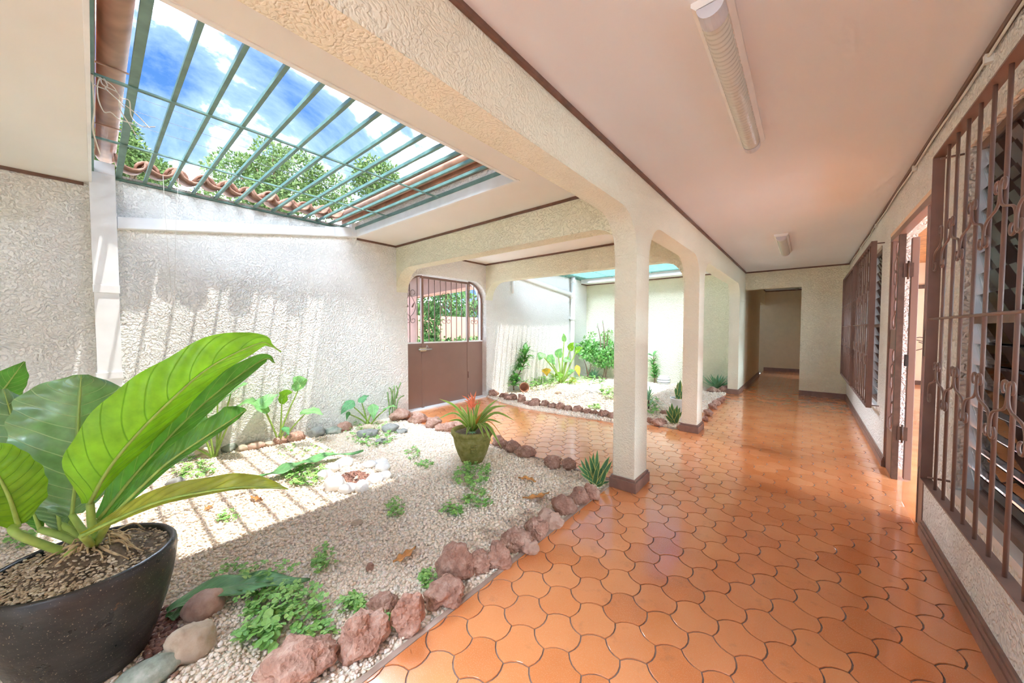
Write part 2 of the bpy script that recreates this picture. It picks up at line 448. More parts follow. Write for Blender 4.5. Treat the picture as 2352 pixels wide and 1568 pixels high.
# interlocking clay tiles: a hexagon with three bulging and three hollow sides
TA, TP, TR = .177, .1577, .1051
def tile_poly(scale=.966, sag=.0145, n=4):
    vs = [Vector((0, TR)), Vector((-TA / 2, TR / 2)), Vector((-TA / 2, -TR / 2)), Vector((0, -TR)), Vector((TA / 2, -TR / 2)), Vector((TA / 2, TR / 2))]
    out = []
    for i in range(6):
        a, b = vs[i], vs[(i + 1) % 6]; mid = (a + b) / 2; nrm = mid.normalized() * (sag if i % 2 == 0 else -sag)
        for k in range(n):
            t = k / n; out.append((a.lerp(b, t) + nrm * (4 * t * (1 - t))) * scale)
    return [(p.x, p.y) for p in out]
def clip(poly, ax, val, keep_less):
    out = []
    for i, p in enumerate(poly):
        q = poly[(i + 1) % len(poly)]
        ip = (p[ax] <= val) == keep_less or p[ax] == val; iq = (q[ax] <= val) == keep_less or q[ax] == val
        if ip: out.append(p)
        if ip != iq:
            t = (val - p[ax]) / (q[ax] - p[ax]); out.append((p[0] + (q[0] - p[0]) * t, p[1] + (q[1] - p[1]) * t))
    return out
def tile_mb(poly, c=(0, 0), z=0.0):
    m = MB(); n = len(poly); gx = sum(p[0] for p in poly) / n; gy = sum(p[1] for p in poly) / n
    v = []
    for s_, zz in ((.988, z), (1.0, z - .0008), (1.0, z - .012)):
        v += [(c[0] + gx + (p[0] - gx) * s_, c[1] + gy + (p[1] - gy) * s_, zz) for p in poly]
    f = [tuple(range(n))]
    for r in range(2):
        f += [(r * n + i, (r + 1) * n + i, (r + 1) * n + (i + 1) % n, r * n + (i + 1) % n) for i in range(n)]
    m.add(v, f); return m
full = tile_poly(); full_me = tile_mb(full).mesh('tile', 'clay_tile')
cells = []
for j in range(-30, 90):
    for i in range(-90, 40):
        cx = -.9045 + i * TA + j * TA / 2; cy = 1.1304 + j * TP
        if not (-5.1 < cx < .72 and -2.2 < cy < 14.3): continue
        lim = []
        if cy > YE:
            if not (-1.15 < cx < .05): continue
            lim = [(0, -1.05, False), (0, -.09, True), (1, 14.2, True)]
        elif 2.95 < cy < 5.02 and cx < -1.2:
            lim = [(1, 2.963, False), (1, 5.03, True), (0, -5.05, False)]
        elif cx > -1.40:
            lim = [(0, XR - .012, True), (1, YE - .01, True)]
            if not (2.95 < cy < 5.02): lim.append((0, -1.260, False))
        else: continue
        poly = [(cx + p[0], cy + p[1]) for p in full]; cut = False
        for ax, val, less in lim:
            if any((p[ax] > val) == less for p in poly): cut = True; poly = clip(poly, ax, val, less)
            if len(poly) < 3: break
        if len(poly) < 3: continue
        d = depth_of((cx, cy, 0)); vis = 0
        if d > .3:
            q = Vector((cx, cy, 0)) - EYE; u = 1176 + F_PX * q.dot(RT) / d; v = 784 - F_PX * q.dot(UP) / d
            if -60 < u < 2412 and v < 1640: vis = 1 / d ** 3
        cells.append((vis, cx, cy, poly, cut))
cells.sort(key=lambda c: -c[0])
rest = MB()
for k, (vis, cx, cy, poly, cut) in enumerate(cells):
    if k < 300:
        if cut: link('tile', tile_mb(poly).mesh('tile', 'clay_tile'), floor)
        else:
            o = link('tile', full_me, floor); o.location = (cx, cy, random.uniform(-.0012, .0008))
            o.rotation_euler = (random.uniform(-.0025, .0025), random.uniform(-.0025, .0025), 0)
    else:
        t_ = tile_mb(poly); rest.add(t_.v, t_.f)
tag(rest.build('tile_field', 'clay_tile_field', floor), kind='stuff')

# left wall with the arched gate opening
GY0, GY1, GZ = 3.19, 4.97, 2.25
def wall_poly(y0, y1, top):
    p = [(y0, -.1), (GY0, -.1)] + [(a, b) for a, b in arc(GY0 + .34, GZ - .34, .34, 180, 90)] + arc(GY1 - .34, GZ - .36, .34, 90, 0, 8, .36) + [(GY1, -.1), (y1, -.1), (y1, top), (y0, top)]
    return p
wl = MB().prism(wall_poly(-4.5, 9.3, 2.69), 'x', XW, XW - .24)
wall_left = st(wl.build('wall_left', 'stucco_white'), 'tall white stucco boundary wall with the arched gate opening', 'wall')
st(box('wall_garden_end', 'stucco', (-5.05, XG - .02, 9.07, 9.25, -.1, 2.75)), 'cream stucco wall closing the far planted bed', 'wall')

st(box('wall_garden_blocker', 'stucco', (-5.05, XG, -2.4, -2.2, -.1, 2.75)), 'added light-blocking stucco wall closing the near bed behind the photographer', 'wall')  # unseen wall added to keep light from behind off the soffit
# corridor arcade
def column(y0, y1, label):
    c = st(box('column', 'stucco_beam', (XG, XC, y0, y1, -.02, ZS), None, .004), label, 'column')
    for a, b, zz in ((.022, .022, (0, .085)), (.012, .012, (.085, .105))):
        MB().box(XG - a, XC + a, y0 - b, y1 + b, zz[0], zz[1]).build('base_moulding', 'base_paint', c, False, .003)
    return c
C1, C2, C3 = (2.82, 3.11), (4.98, 5.26), (8.5, 9.27)
column(*C1, 'square cream column nearest to the camera with brown base')
column(*C2, 'second cream column, behind the potted snake plant')
column(*C3, 'farthest cream column, joined to the end wall beside the agave')
r = ZA - ZS
pl_ = [(BACK, ZS - .3), (BACK + .3, ZS - .3)] + arc(BACK + .6, ZS, r, 180, 90) + arc(C1[0] - r, ZS, r, 90, 0) + arc(C1[1] + r, ZS, r, 180, 90) \
    + arc(C2[0] - r, ZS, r, 90, 0) + arc(C2[1] + r, ZS, r, 180, 90) + arc(C3[0] - r, ZS, r, 90, 0) + [(9.27, ZS), (9.27, 2.7), (BACK, 2.7)]
st(MB().prism(pl_, 'x', XG, XC).build('beam_arcade', 'stucco_beam'), 'long cream beam with rounded arches above the corridor columns', 'beam')
st(box('column', 'stucco_beam', (XG, XC, BACK, BACK + .3, -.02, ZS - .3)), 'cream column behind the photographer', 'column')
def cross(y0, y1, label):
    p = [(XW - .02, ZS - .04)] + arc(XW + .32, ZS - .04, .32, 180, 90, 8, ZA - ZS + .04) + arc(XG - r, ZS, r, 90, 0) + [(XG + .01, ZS), (XG + .01, 2.7), (XW - .02, 2.7)]
    return st(MB().prism(p, 'y', y0, y1).build('beam_cross', 'stucco'), label, 'beam')
cross(3.0, 3.2, 'cream stucco cross beam on the garden side of the entrance passage')
cross(4.96, 5.15, 'cream stucco cross beam in front of the far planted bed')

# end wall and the unlit passage behind it
we = MB().box(-.094, XR + .2, YE, YE + .15, -.1, 2.7).box(XG, -.094, YE, YE + .15, 2.215, 2.7).box(-5.05, XC, YE, YE + .15, -.1, 2.7)
st(we.build('wall_end', 'stucco'), 'cream stucco end wall of the corridor with an open doorway', 'wall')
st(box('wall_passage_left', 'passage_paint', (-1.3, -1.06, YE + .15, 12.6, -.1, 2.7)), 'plain side wall of the passage beyond the corridor', 'wall')
st(box('wall_passage_right', 'passage_paint', (-.05, .12, YE + .15, 14.3, -.1, 2.7)), 'hidden side wall of the passage beyond the corridor', 'wall')
st(box('wall_passage_light_gap', 'plaster', (-2.75, -2.6, 12.3, 14.4, -.1, 2.0)), 'added hidden wall of the far passage, left low to let sky light in', 'wall')  # unseen wall added with a gap above it for sky light
st(box('wall_passage_back', 'plaster', (-2.6, -1.3, 12.4, 12.6, -.1, 2.7)), 'hidden return wall of the far passage', 'wall')
st(box('wall_passage_end', 'passage_paint', (-2.6, .12, 14.2, 14.4, -.1, 2.7)), 'shaded far wall of the passage beyond the corridor', 'wall')
st(box('wall_passage_lintel', 'passage_paint', (-1.3, -1.06, 12.6, 14.2, 2.15, 2.7)), 'lintel over the side opening of the far passage', 'wall')
st(box('ceiling_passage', 'ceiling_paint', (-2.6, .12, YE + .1, 14.4, 2.6, 2.72)), 'low ceiling of the passage beyond the corridor', 'ceiling')

# ceilings; the roof opening over each bed stays free
OX, OY0, OY1 = -1.918, .016, 2.36
st(box('ceiling_corridor', 'ceiling_paint', (XC - .05, XR + .1, BACK, YE, ZC, ZC + .12)), 'smooth pale pinkish corridor ceiling', 'ceiling')
cs = MB().box(XW - .05, XG, -2.4, OY0, 2.61, 2.64).box(OX, XG, OY0, OY1, 2.61, 2.64).box(XW, XG, OY1, 3.0, 2.61, 2.64)
st(cs.build('ceiling_garden', 'plaster'), 'smooth white eave soffit around the roof opening of the near bed', 'ceiling')
st(box('ceiling_entrance', 'plaster', (XW - .05, XG, 3.2, 4.96, 2.61, 2.66)), 'flat ceiling over the entrance passage behind the cross beam', 'ceiling')
HX, HY0, HY1 = -1.55, 5.40, 8.72  # this opening is widened so more sun brightens the corridor end
cs = MB().box(HX, XG, 5.15, 9.07, 2.61, 2.64).box(XW, HX, HY1, 9.07, 2.61, 2.64).box(XW, HX, 5.15, HY0, 2.61, 2.64)
st(cs.build('ceiling_far_garden', 'plaster'), 'white soffit around the roof opening of the far bed', 'ceiling')

# white fascia boards round the openings
def trim(d, mat, label, cat='trim', n=[0]):
    n[0] += 1
    return st(box('trim_%d' % n[0], mat, d, None, .002), label, cat)
trim((XW + .02, OX + .02, OY1 - .022, OY1 + .008, 2.603, 2.745), 'white_paint', 'white fascia board on the far side of the near roof opening')
trim((OX - .018, OX + .012, OY0 - .03, OY1 - .022, 2.603, 2.70), 'white_paint', 'white fascia board on the corridor side of the near roof opening')
trim((XW + .02, OX - .018, OY0 - .012, OY0 + .006, 2.603, 2.70), 'white_paint', 'white fascia board on the near side of the near roof opening')
trim((XW + .02, HX + .02, HY1 - .022, HY1 + .008, 2.603, 2.74), 'white_paint', 'white fascia board on the far side of the far roof opening')
trim((HX - .02, HX + .01, HY0, HY1, 2.603, 2.72), 'white_paint', 'white fascia board on the corridor side of the far roof opening')
# brown ceiling trims
T = .026
for d, lb in [((XC, XC + .022, BACK, YE, ZC - T, ZC), 'brown ceiling trim above the corridor arches'),
              ((XR - .022, XR, BACK, YE, ZC - T, ZC), 'brown ceiling trim above the windows'),
              ((XC, XR, YE - .02, YE, ZC - T, ZC), 'brown ceiling trim on the corridor end wall'),
              ((XW, XG, 2.98, 3.0, 2.61 - T, 2.61), 'brown soffit trim along the front of the first cross beam'),
              ((XW, XW + .02, OY1 + .03, 3.0, 2.61 - T, 2.61), 'short brown soffit trim at the far end of the boundary wall'),
              ((XW, XW + .02, BACK, OY0 - .04, 2.61 - T, 2.61), 'brown soffit trim on the boundary wall beside the downpipe'),
              ((XW, XW + .02, 3.2, 4.96, 2.61 - T, 2.61), 'brown ceiling trim above the entrance gate'),
              ((XW, XG, 4.94, 4.96, 2.61 - T, 2.61), 'brown ceiling trim along the second cross beam'),
              ((XW, XG, 9.05, 9.07, 2.61 - T, 2.61), 'brown soffit trim on the end wall of the far bed'),
              ((XW, XW + .02, HY1 + .03, 9.07, 2.61 - T, 2.61), 'short brown soffit trim in the corner of the far bed'),
              ((-1.06, -.05, 14.18, 14.2, 2.57, 2.6), 'brown ceiling trim at the end of the far passage'),
              ((-1.06, -1.04, YE + .15, 14.2, 2.57, 2.6), 'brown ceiling trim along the side of the far passage')]:
    trim(d, 'brown_trim', lb)
# baseboards
def baseboard(name, x0, x1, y0, y1, axis, side, label):
    b = MB()
    for z0, z1, t in ((0, .06, .022), (.06, .085, .016), (.085, .1, .01)):
        if axis == 'y': b.box(min(x0, x0 + side * t), max(x0, x0 + side * t), y0, y1, z0, z1)
        else: b.box(x0, x1, min(y0, y0 + side * t), max(y0, y0 + side * t), z0, z1)
    return st(b.build(name, 'base_paint'), label, 'baseboard')
baseboard('baseboard_right', XR, XR, BACK, 3.44, 'y', -1, 'brown moulded baseboard below the near barred window')
baseboard('baseboard_right', XR, XR, 4.93, YE, 'y', -1, 'brown moulded baseboard below the far barred windows')
baseboard('baseboard_end', -.094, XR, YE, YE, 'x', -1, 'brown moulded baseboard on the corridor end wall')
baseboard('baseboard_passage', -1.06, -1.06, YE + .02, 12.6, 'y', 1, 'brown baseboard along the side of the far passage')
baseboard('baseboard_passage', -1.06, -.05, 14.2, 14.2, 'x', -1, 'black baseboard at the end of the far passage')

# right wall with a door and three windows
WIN = [(1.10, 2.88), (5.50, 7.05), (7.42, 9.02)]
WZ0, WZ1 = .50, 2.26
DY0, DY1, DZ = 3.46, 4.97, 2.23
wr = MB(); yy = BACK
X0, X1 = XR, XR + .17
for y0, y1, z0, z1 in sorted([(a, b, WZ0, WZ1) for a, b in WIN] + [(DY0, DY1, -.1, DZ)]):
    wr.box(X0, X1, yy, y0, -.1, 2.75); wr.box(X0, X1, y0, y1, z1, 2.75)
    if z0 > 0: wr.box(X0, X1, y0, y1, -.1, z0)
    yy = y1
wr.box(X0, X1, yy, YE + .1, -.1, 2.75)
st(wr.build('wall_right', 'stucco_white'), 'cream stucco wall with barred windows and the open door', 'wall')

# the room behind the door
st(box('floor_room', 'clay_tile_field', (X1 - .2, 2.9, -1.6, 13.0, -.12, -.003)), 'clay floor of the room behind the open door', 'floor')
rm = MB().box(.95, 2.9, 12.9, 13.1, -.1, 3.0).box(X1, 2.9, -1.7, -1.55, -.1, 3.0)
for ya in (-1.6, 1.9, 5.4, 8.9, 12.4): rm.box(2.75, 2.9, ya, ya + .5, -.1, 3.0)  # outer side left open between piers to send daylight to the corridor
rm.box(2.75, 2.9, -1.6, 12.9, 2.45, 3.0)
st(rm.build('wall_room', 'peach_wall'), 'peach wall of the room behind the open door', 'wall')
st(box('baseboard_room', 'dark_wood', (X1, 2.75, 12.87, 12.9, 0, .1)), 'dark baseboard in the room behind the open door', 'baseboard')
st(box('trim_room', 'dark_wood', (X1, 2.75, 12.84, 12.9, 2.33, 2.42)), 'dark rail high on the room wall behind the door', 'trim')
cr = MB().box(X1 - .05, 1.45, -1.7, 3.4, 2.98, 3.06).box(X1 - .05, 2.9, 3.4, 13.1, 2.98, 3.06)  # near part left uncovered, an unseen skylight added to brighten the corridor
ceil_room = st(cr.build('ceiling_room', 'dark_wood'), 'slatted wooden ceiling of the room behind the door', 'ceiling')
for k in range(64):
    box('slat', 'wood_slat', (X1, 2.75, 3.4 + k * .15, 3.4 + k * .15 + .135, 2.955, 2.98), ceil_room)
tag(MB().tube(catmull([(1.75, 12.6, 1.3), (1.95, 12.5, 1.12), (2.2, 12.55, 1.05), (2.05, 12.6, 1.16), (1.72, 12.6, .95), (1.9, 12.62, .82), (2.2, 12.6, .95), (2.05, 12.62, 1.05)], 40), .009).build('loose_cable', 'cable_black'),
    'loose black cable looping on the wall inside the room', 'cable')

# roofs that shade the beds: eaves with painted gutters
def eave(name, label, a, b, nrm, z, fascia, mat='terracotta_paint'):
    """a,b: ends of the eave line; nrm: outward direction over the bed"""
    o = thing(name, label, 'gutter') if name == 'eave_gutter' else st(empty(name), label, 'roof')
    a, b, n = Vector(a), Vector(b), Vector(nrm)
    pr = arc(0, 0, .062, 180, 360, 10) + arc(0, 0, .056, 360, 180, 10)
    tr = MB(); N = len(pr)
    v = [tuple(p + n * (q[0] + .065) + Vector((0, 0, z + .075 + q[1]))) for p in (a, b) for q in pr]
    tr.add(v, [tuple(range(N)), tuple(range(2 * N - 1, N - 1, -1))] + [(i, i + N, (i + 1) % N + N, (i + 1) % N) for i in range(N)])
    tr.build('trough', mat, o, True)
    MB().bar(a + Vector((0, 0, z + fascia / 2)) - n * .012, b + Vector((0, 0, z + fascia / 2)) - n * .012, .022, fascia).build('fascia_board', mat, o)
    q = 4
    for i in range(1, q):
        p = a.lerp(b, i / q)
        MB().bar(p + Vector((0, 0, z + .01)) - n * .002, p + Vector((0, 0, z + .01)) + n * .13, .012, .006).build('bracket', mat, o)
    s = n * -2.6
    MB().add([a + Vector((0, 0, z + fascia + .03)), b + Vector((0, 0, z + fascia + .03)), b + s + Vector((0, 0, z + .52)), a + s + Vector((0, 0, z + .52)),
              a + Vector((0, 0, z + fascia + .06)), b + Vector((0, 0, z + fascia + .06)), b + s + Vector((0, 0, z + .55)), a + s + Vector((0, 0, z + .55))],
             [(0, 1, 2, 3), (7, 6, 5, 4), (0, 4, 5, 1), (1, 5, 6, 2), (2, 6, 7, 3), (3, 7, 4, 0)]).build('roof_sheet', 'clay_roof', o)
    return o
eave('eave_gutter', 'terracotta painted eave and gutter above the downpipe corner', (-5.0, .045, 0), (-1.3, .045, 0), (0, 1, 0), 2.86, .2)
eave('eave_gutter', 'terracotta painted eave and gutter beyond the roof bars, above the cross beam', (-4.95, 2.235, 0), (-1.3, 2.235, 0), (0, -1, 0), 2.79, .17)
eave('roof', 'terracotta roof eave along the corridor side of the near bed', (-2.06, .06, 0), (-2.06, 2.2, 0), (-1, 0, 0), 2.9, .15)
eave('roof', 'terracotta roof eave along the corridor side of the far bed', (-1.62, 5.3, 0), (-1.62, 9.2, 0), (-1, 0, 0), 2.9, .15)
eave('roof', 'terracotta roof eave at the near end of the far bed', (-4.9, 5.42, 0), (-1.4, 5.42, 0), (0, 1, 0), 2.9, .15)
eave('roof', 'terracotta roof eave at the far end of the far bed', (-4.9, 8.62, 0), (-1.4, 8.62, 0), (0, -1, 0), 2.82, .15)
# a shaded strip of masonry between bars and far eave
st(box('trim_parapet', 'stucco_white', (XW, OX, OY1 - .02, OY1 + .02, 2.745, 2.80)), 'rough white masonry strip under the far terracotta eave', 'trim')

# clay tiles capping the boundary wall
def roof_tile(y, x1, z, up, rr=.1, tilt=.16, L=.46):
    m = MB(); n = 8; v = []; sg = 1 if up else -1
    for i, xx in enumerate((x1, x1 - L)):
        taper = 1.0 if i == 0 else .86
        for rad in (rr, rr - .02):
            for k in range(n + 1):
                a = math.pi * k / n
                v.append((xx, y + rad * taper * math.cos(a), z + sg * rad * taper * math.sin(a) * 1.0 + (x1 - xx) * tilt))
    K = n + 1; f = []
    for k in range(n):
        f += [(k, k + 1, 2 * K + k + 1, 2 * K + k), (K + k, 3 * K + k, 3 * K + k + 1, K + k + 1), (k, K + k, K + k + 1, k + 1), (2 * K + k, 2 * K + k + 1, 3 * K + k + 1, 3 * K + k)]
    f += [(0, 2 * K, 3 * K, K), (n, K + n, 3 * K + n, 2 * K + n)]
    return m.add(v, f)
random.seed(3)
for k in range(10):
    y = .27 + k * .192 + random.uniform(-.02, .02); x1 = -4.60 + random.uniform(-.03, .03)
    roof_tile(y, x1, 2.856 + random.uniform(-.012, .014), False, .108 + random.uniform(-.004, .006)).build('roof_tile', 'clay_roof', wall_left, True)
    if k < 9:
        roof_tile(y + .096 + random.uniform(-.02, .02), x1 - .13 + random.uniform(-.04, .02), 2.82, True, .088).build('roof_tile', 'clay_roof', wall_left, True)
for k in range(18):
    y = 5.3 + k * .2
    roof_tile(y, -4.56, 2.85, False).build('roof_tile', 'clay_roof', wall_left, True)
    roof_tile(y + .1, -4.60, 2.80, True).build('roof_tile', 'clay_roof', wall_left, True)
box('cap_mortar', 'stucco_white', (XW - .24, XW - .012, .16, 2.3, 2.69, 2.745), wall_left)
box('cap_mortar', 'stucco_white', (XW - .24, XW - .012, 5.2, 9.1, 2.69, 2.745), wall_left)

# green bars over the openings
def skylight(name, label, x0, x1, ys, crosses, ya, yb, mat, w=.022):
    g = thing(name, label, 'security grille')
    for y in ys:
        ww = w * 1.7 if abs(y - ys[0]) < 1e-6 and mat == 'green_metal' else w
        MB().box(x0, x1, y - ww / 2, y + ww / 2, 2.71, 2.735).build('bar', mat, g)
    for x in crosses:
        MB().box(x - .011, x + .011, ya, yb, 2.70, 2.711).build('cross_bar', mat, g)
    MB().box(x0 - .01, x0 + .02, ya, yb, 2.695, 2.712).build('border_bar', mat, g)
    return g
sk = skylight('roof_grille', 'green metal bars over the roof opening of the near bed', XW + .0, -1.80,
              [.18, .345, .512, .686, .86, 1.034, 1.206, 1.38, 1.547, 1.714, 1.866, 2.02, 2.175], [-2.955, -3.905], .0, 2.33, 'green_metal')
MB().box(XW, -1.80, .0, .036, 2.70, 2.735).build('border_bar', 'green_metal', sk)
MB().box(XW, -1.80, 2.325, 2.357, 2.70, 2.735).build('border_bar', 'green_metal', sk)
skylight('roof_grille', 'pale green metal bars over the roof opening of the far bed', XW + .0, -1.9, [5.56 + k * .155 for k in range(21)], [-2.9, -3.9], 5.5, 8.75, 'pale_green_metal', .026)

# rainwater goods
def downpipe(y0, y1, label):
    o = thing('downpipe', label, 'downpipe')
    MB().box(XW + .002, XW + .10, y0, y1, 1.72, 2.70).build('pipe', 'white_paint', o, False, .004)
    MB().box(XW + .002, XW + .106, y0 - .003, y1 + .003, 1.66, 1.73).build('joint_sleeve', 'white_paint', o, False, .004)
    MB().box(XW + .002, XW + .095, y0 + .004, y1 - .002, 0.0, 1.67).build('pipe', 'white_paint', o, False, .004)
    MB().box(XW + .002, XW + .11, y0 - .004, y1 + .004, .90, .96).build('joint_sleeve', 'white_paint', o, False, .004)
    MB().box(XW + .002, XW + .10, y0, y1, 2.70, 2.80).build('hopper', 'white_paint', o, False, .004)
downpipe(.005, .158, 'white rectangular downpipe in the corner of the near bed')
g = thing('wall_gutter', 'white box gutter sloping across the boundary wall', 'gutter')
def slope_box(y0, y1, z0, z1, h, x1):
    m = MB(); v = [(x, y, z) for y, z in ((y0, z0), (y1, z1)) for x, z in ((XW, z), (x1, z), (x1, z + h), (XW, z + h))]
    return m.add(v, [(0, 1, 2, 3), (7, 6, 5, 4), (0, 4, 5, 1), (1, 5, 6, 2), (2, 6, 7, 3), (3, 7, 4, 0)])
slope_box(.16, 1.95, 2.246, 2.545, .105, XW + .075).build('channel', 'white_paint', g, False, .004)
slope_box(1.95, 2.30, 2.545, 2.60, .12, XW + .075).build('channel', 'white_paint', g, False, .004)
for yk in (1.93, 2.06, 2.12): slope_box(yk, yk + .02, 2.246 + (yk - .16) * .167 - .003, 2.246 + (yk - .14) * .167 - .003, .115, XW + .079).build('joint_band', 'white_paint', g)
MB().box(XW, XW + .085, 2.28, 2.352, 2.60, 2.78).build('end_box', 'white_paint', g, False, .004)
o = thing('drain_pipe', 'round white drain pipe sloping along the wall of the far bed', 'pipe')
pz = lambda y: 2.50 - (y - 5.9) * .105
MB().tube([(XW + .06, 5.75, pz(5.75)), (XW + .06, 8.05, pz(8.05))], .052, 16).build('pipe', 'pipe_white', o, True)
MB().tube([(XW + .06, 5.70, pz(5.75)), (XW + .06, 5.86, pz(5.86))], .06, 16).build('socket', 'pipe_white', o, True)
MB().tube([(XW + .06, 5.72, pz(5.7)), (XW + .06, 5.72, 2.10)], .03, 12).build('stub', 'pipe_white', o, True)
o = thing('downpipe', 'round white downpipe in the corner of the far bed', 'downpipe')
MB().tube([(XW + .08, 8.16, 0), (XW + .08, 8.16, 2.72)], .055, 16).build('pipe', 'pipe_white', o, True)
for zz in (2.62, 2.2, 1.62): MB().tube([(XW + .08, 8.16, zz - .05), (XW + .08, 8.16, zz + .05)], .062, 16).build('collar', 'pipe_white', o, True)
MB().tube([(XW + .08, 8.04, 2.26), (XW + .08, 8.17, 2.25)], .06, 16).build('branch', 'pipe_white', o, True)
MB().bar((XW + .004, 8.16, 1.625), (XW + .13, 8.16, 1.625), .13, .012).build('clamp', 'pipe_white', o)
# ------------------------------------------------------------------ entrance gate
st(box('trim_threshold', 'white_paint', (-5.06, XW + .005, GY0, GY1, -.02, .022)), 'pale concrete threshold under the entrance gate', 'trim')
GX = -4.95
gate = thing('entrance_gate', 'brown sheet metal entrance gate with barred arched top', 'gate', None, (GX, 4.08, 0))
gate.location = (0, 0, 0)
for y0, y1 in ((GY0 + .005, 3.53), (3.562, 4.555), (4.59, GY1 - .005)):
    MB().box(GX - .012, GX + .012, y0, y1, .03, 1.105).build('sheet_panel', 'gate_paint', gate, False, .003)
    MB().box(GX - .016, GX + .016, y0, y1, 1.105, 1.13).build('rail', 'white_ceramic', gate)  # pale bar added in place of bright ground showing through a gap
for y in (3.546, 4.573):
    MB().box(GX - .022, GX + .022, y - .021, y + .021, .02, 2.235).build('post', 'gate_paint', gate, False, .003)
MB().box(GX - .018, GX + .018, 3.50, 4.62, 2.195, 2.235).build('top_rail', 'brown_metal', gate)
ra = [(GX, a, b) for a, b in [(GY1 - .02, 1.12)] + arc(GY1 - .36, GZ - .38, .34, 0, 90, 8, .36)]
MB().tube(ra, .02, 6).build('arch_rail', 'brown_metal', gate, True)
la = [(GX, a, b) for a, b in [(GY0 + .02, 1.12)] + arc(GY0 + .36, GZ - .36, .34, 180, 90, 8)]
MB().tube(la, .015, 6).build('arch_rail', 'brown_metal', gate, True)
def ornament(y, parent, sc=1.0):
    m = MB(); X = GX + .012
    for s in (-1, 1):
        pts = [(0, 1.915), (.06, 1.83), (.105, 1.72), (.07, 1.62), (0, 1.545)]
        m.tube(catmull([(X, y + s * a * sc, b) for a, b in pts], 16), .0055, 5)
        c = arc(.052, 1.945, .04, 215, -70, 12)
        m.tube([(X, y + s * a * sc, b) for a, b in [(0, 1.90)] + c], .005, 5)
        c = arc(.048, 1.49, .042, 150, 400, 12) + arc(.056, 1.495, .022, 40, 200, 6)
        m.tube([(X, y + s * a * sc, b) for a, b in [(0, 1.545)] + c], .005, 5)
        lf = [(.03, 1.70), (.05, 1.70), (.072, 1.745), (.08, 1.79), (.055, 1.755), (.035, 1.725)]
        m.prism([(y + s * a * sc, b) for a, b in lf], 'x', X - .004, X + .004)
    m.build('scroll_ornament', 'brown_metal', parent, True)
for y, top in ((3.31, 2.12), (3.455, 2.235), (4.63, 2.235), (4.745, 2.20), (4.86, 2.12)):
    MB().tube([(GX, y, 1.12), (GX, y, top)], .0075, 6).build('bar', 'brown_metal', gate, True)
for k in range(7):
    y = 3.562 + .124 * (k + 1)
    MB().tube([(GX, y, 1.12), (GX, y, 2.2)], .0075, 6).build('bar', 'brown_metal', gate, True)
ornament(3.31, gate); ornament(3.562 + .124 * 4, gate); ornament(4.745, gate, .9)
lt = MB().box(GX + .012, GX + .05, 3.47, 3.60, .975, 1.035).build('latch', 'brass', gate, False, .006)
MB().tube([(GX + .055, 3.44, 1.005), (GX + .055, 3.70, 1.005)], .012, 8).build('bolt', 'steel', lt, True)
MB().tube(catmull([(GX + .06, 3.585, 1.03), (GX + .06, 3.60, 1.075), (GX + .06, 3.625, 1.03)], 8), .006, 6).build('shackle', 'steel', lt, True)
for zz in (.42, 1.9): MB().tube([(GX + .026, 4.573, zz), (GX + .026, 4.573, zz + .12)], .014, 8).build('hinge', 'brown_metal', gate, True)

# ------------------------------------------------------------------ barred windows on the right
GRX = .53
def s_scroll(p=.14, h=.088, rr=.021):
    top = arc(rr + .004, h, rr, -70, 180, 10)
    bot = arc(p - rr - .004, -h, rr, 0, -250, 10)
    mid = [(.006, h * .45), (.03, h * .12), (p - .03, -h * .12), (p - .006, -h * .45)]
    return [(0, -a, b) for a, b in top + mid + bot]
def scroll_pair(p):
    a = s_scroll(p)
    return [MB().tube(catmull(q, 60), .0045, 6).mesh('scroll', 'brown_metal', True) for q in (a, [(x, -y, z) for x, y, z in a])]
sc_me = MB().tube(catmull(s_scroll(), 60), .0045, 6).mesh('scroll', 'brown_metal', True)
sc_me2 = MB().tube(catmull([(x, -y, z) for x, y, z in s_scroll()], 60), .0045, 6).mesh('scroll', 'brown_metal', True)
def grille(y0, y1, label, first, z0=.505, z1=2.275, pitch=.14):
    g = thing('window_grille', label, 'window grille', 'brown window grilles')
    for y in (y0, y1): box('frame_bar', 'brown_metal', (GRX - .022, GRX + .022, y - .004, y + .004, z0, z1), g)
    for z in (z0, z1): box('frame_bar', 'brown_metal', (GRX - .022, GRX + .022, y0, y1, z - .004, z + .004), g)
    ys = []; y = first; sc_me, sc_me2 = scroll_pair(pitch)
    while y > y0 + .05: ys.append(y); y -= pitch
    rod = MB().tube([(0, 0, z0), (0, 0, z1)], .0066, 8).mesh('bar', 'brown_metal', True)
    for y in ys: link('bar', rod, g).location = (GRX, y, 0)
    MB().tube([(GRX - .012, y0, 1.398), (GRX - .012, y1, 1.398)], .006, 6).build('cross_rail', 'brown_metal', g, True)
    for zc in (1.765, 1.06):
        for i in range(len(ys) - 1):
            up = (i % 2 == 1) if zc > 1.5 else (i % 2 == 0)
            o = link('scroll', sc_me if up else sc_me2, g)
            o.location = (GRX - .012, ys[i] if up else ys[i + 1], zc)
        o = link('scroll', sc_me2 if zc > 1.5 else sc_me2, g); o.location = (GRX - .012, ys[0], zc) 
    for y, z in ((y1 - .03, z0 + .02), (y1 - .03, z1 - .02), (y0 + .03, z0 + .02), (y0 + .03, z1 - .02)):
        MB().tube([(GRX, y, z), (XR + .02, y, z)], .006, 6).build('bracket', 'brown_metal', g, True)
    return g
grille(1.20, 2.97, 'large brown scrollwork grille over the near louvred window', 2.79)
grille(5.34, 7.13, 'brown scrollwork grille over the louvred window just past the door', 6.96, pitch=.19)
grille(7.26, 9.12, 'brown scrollwork grille next to the corridor end wall', 8.95, pitch=.19)

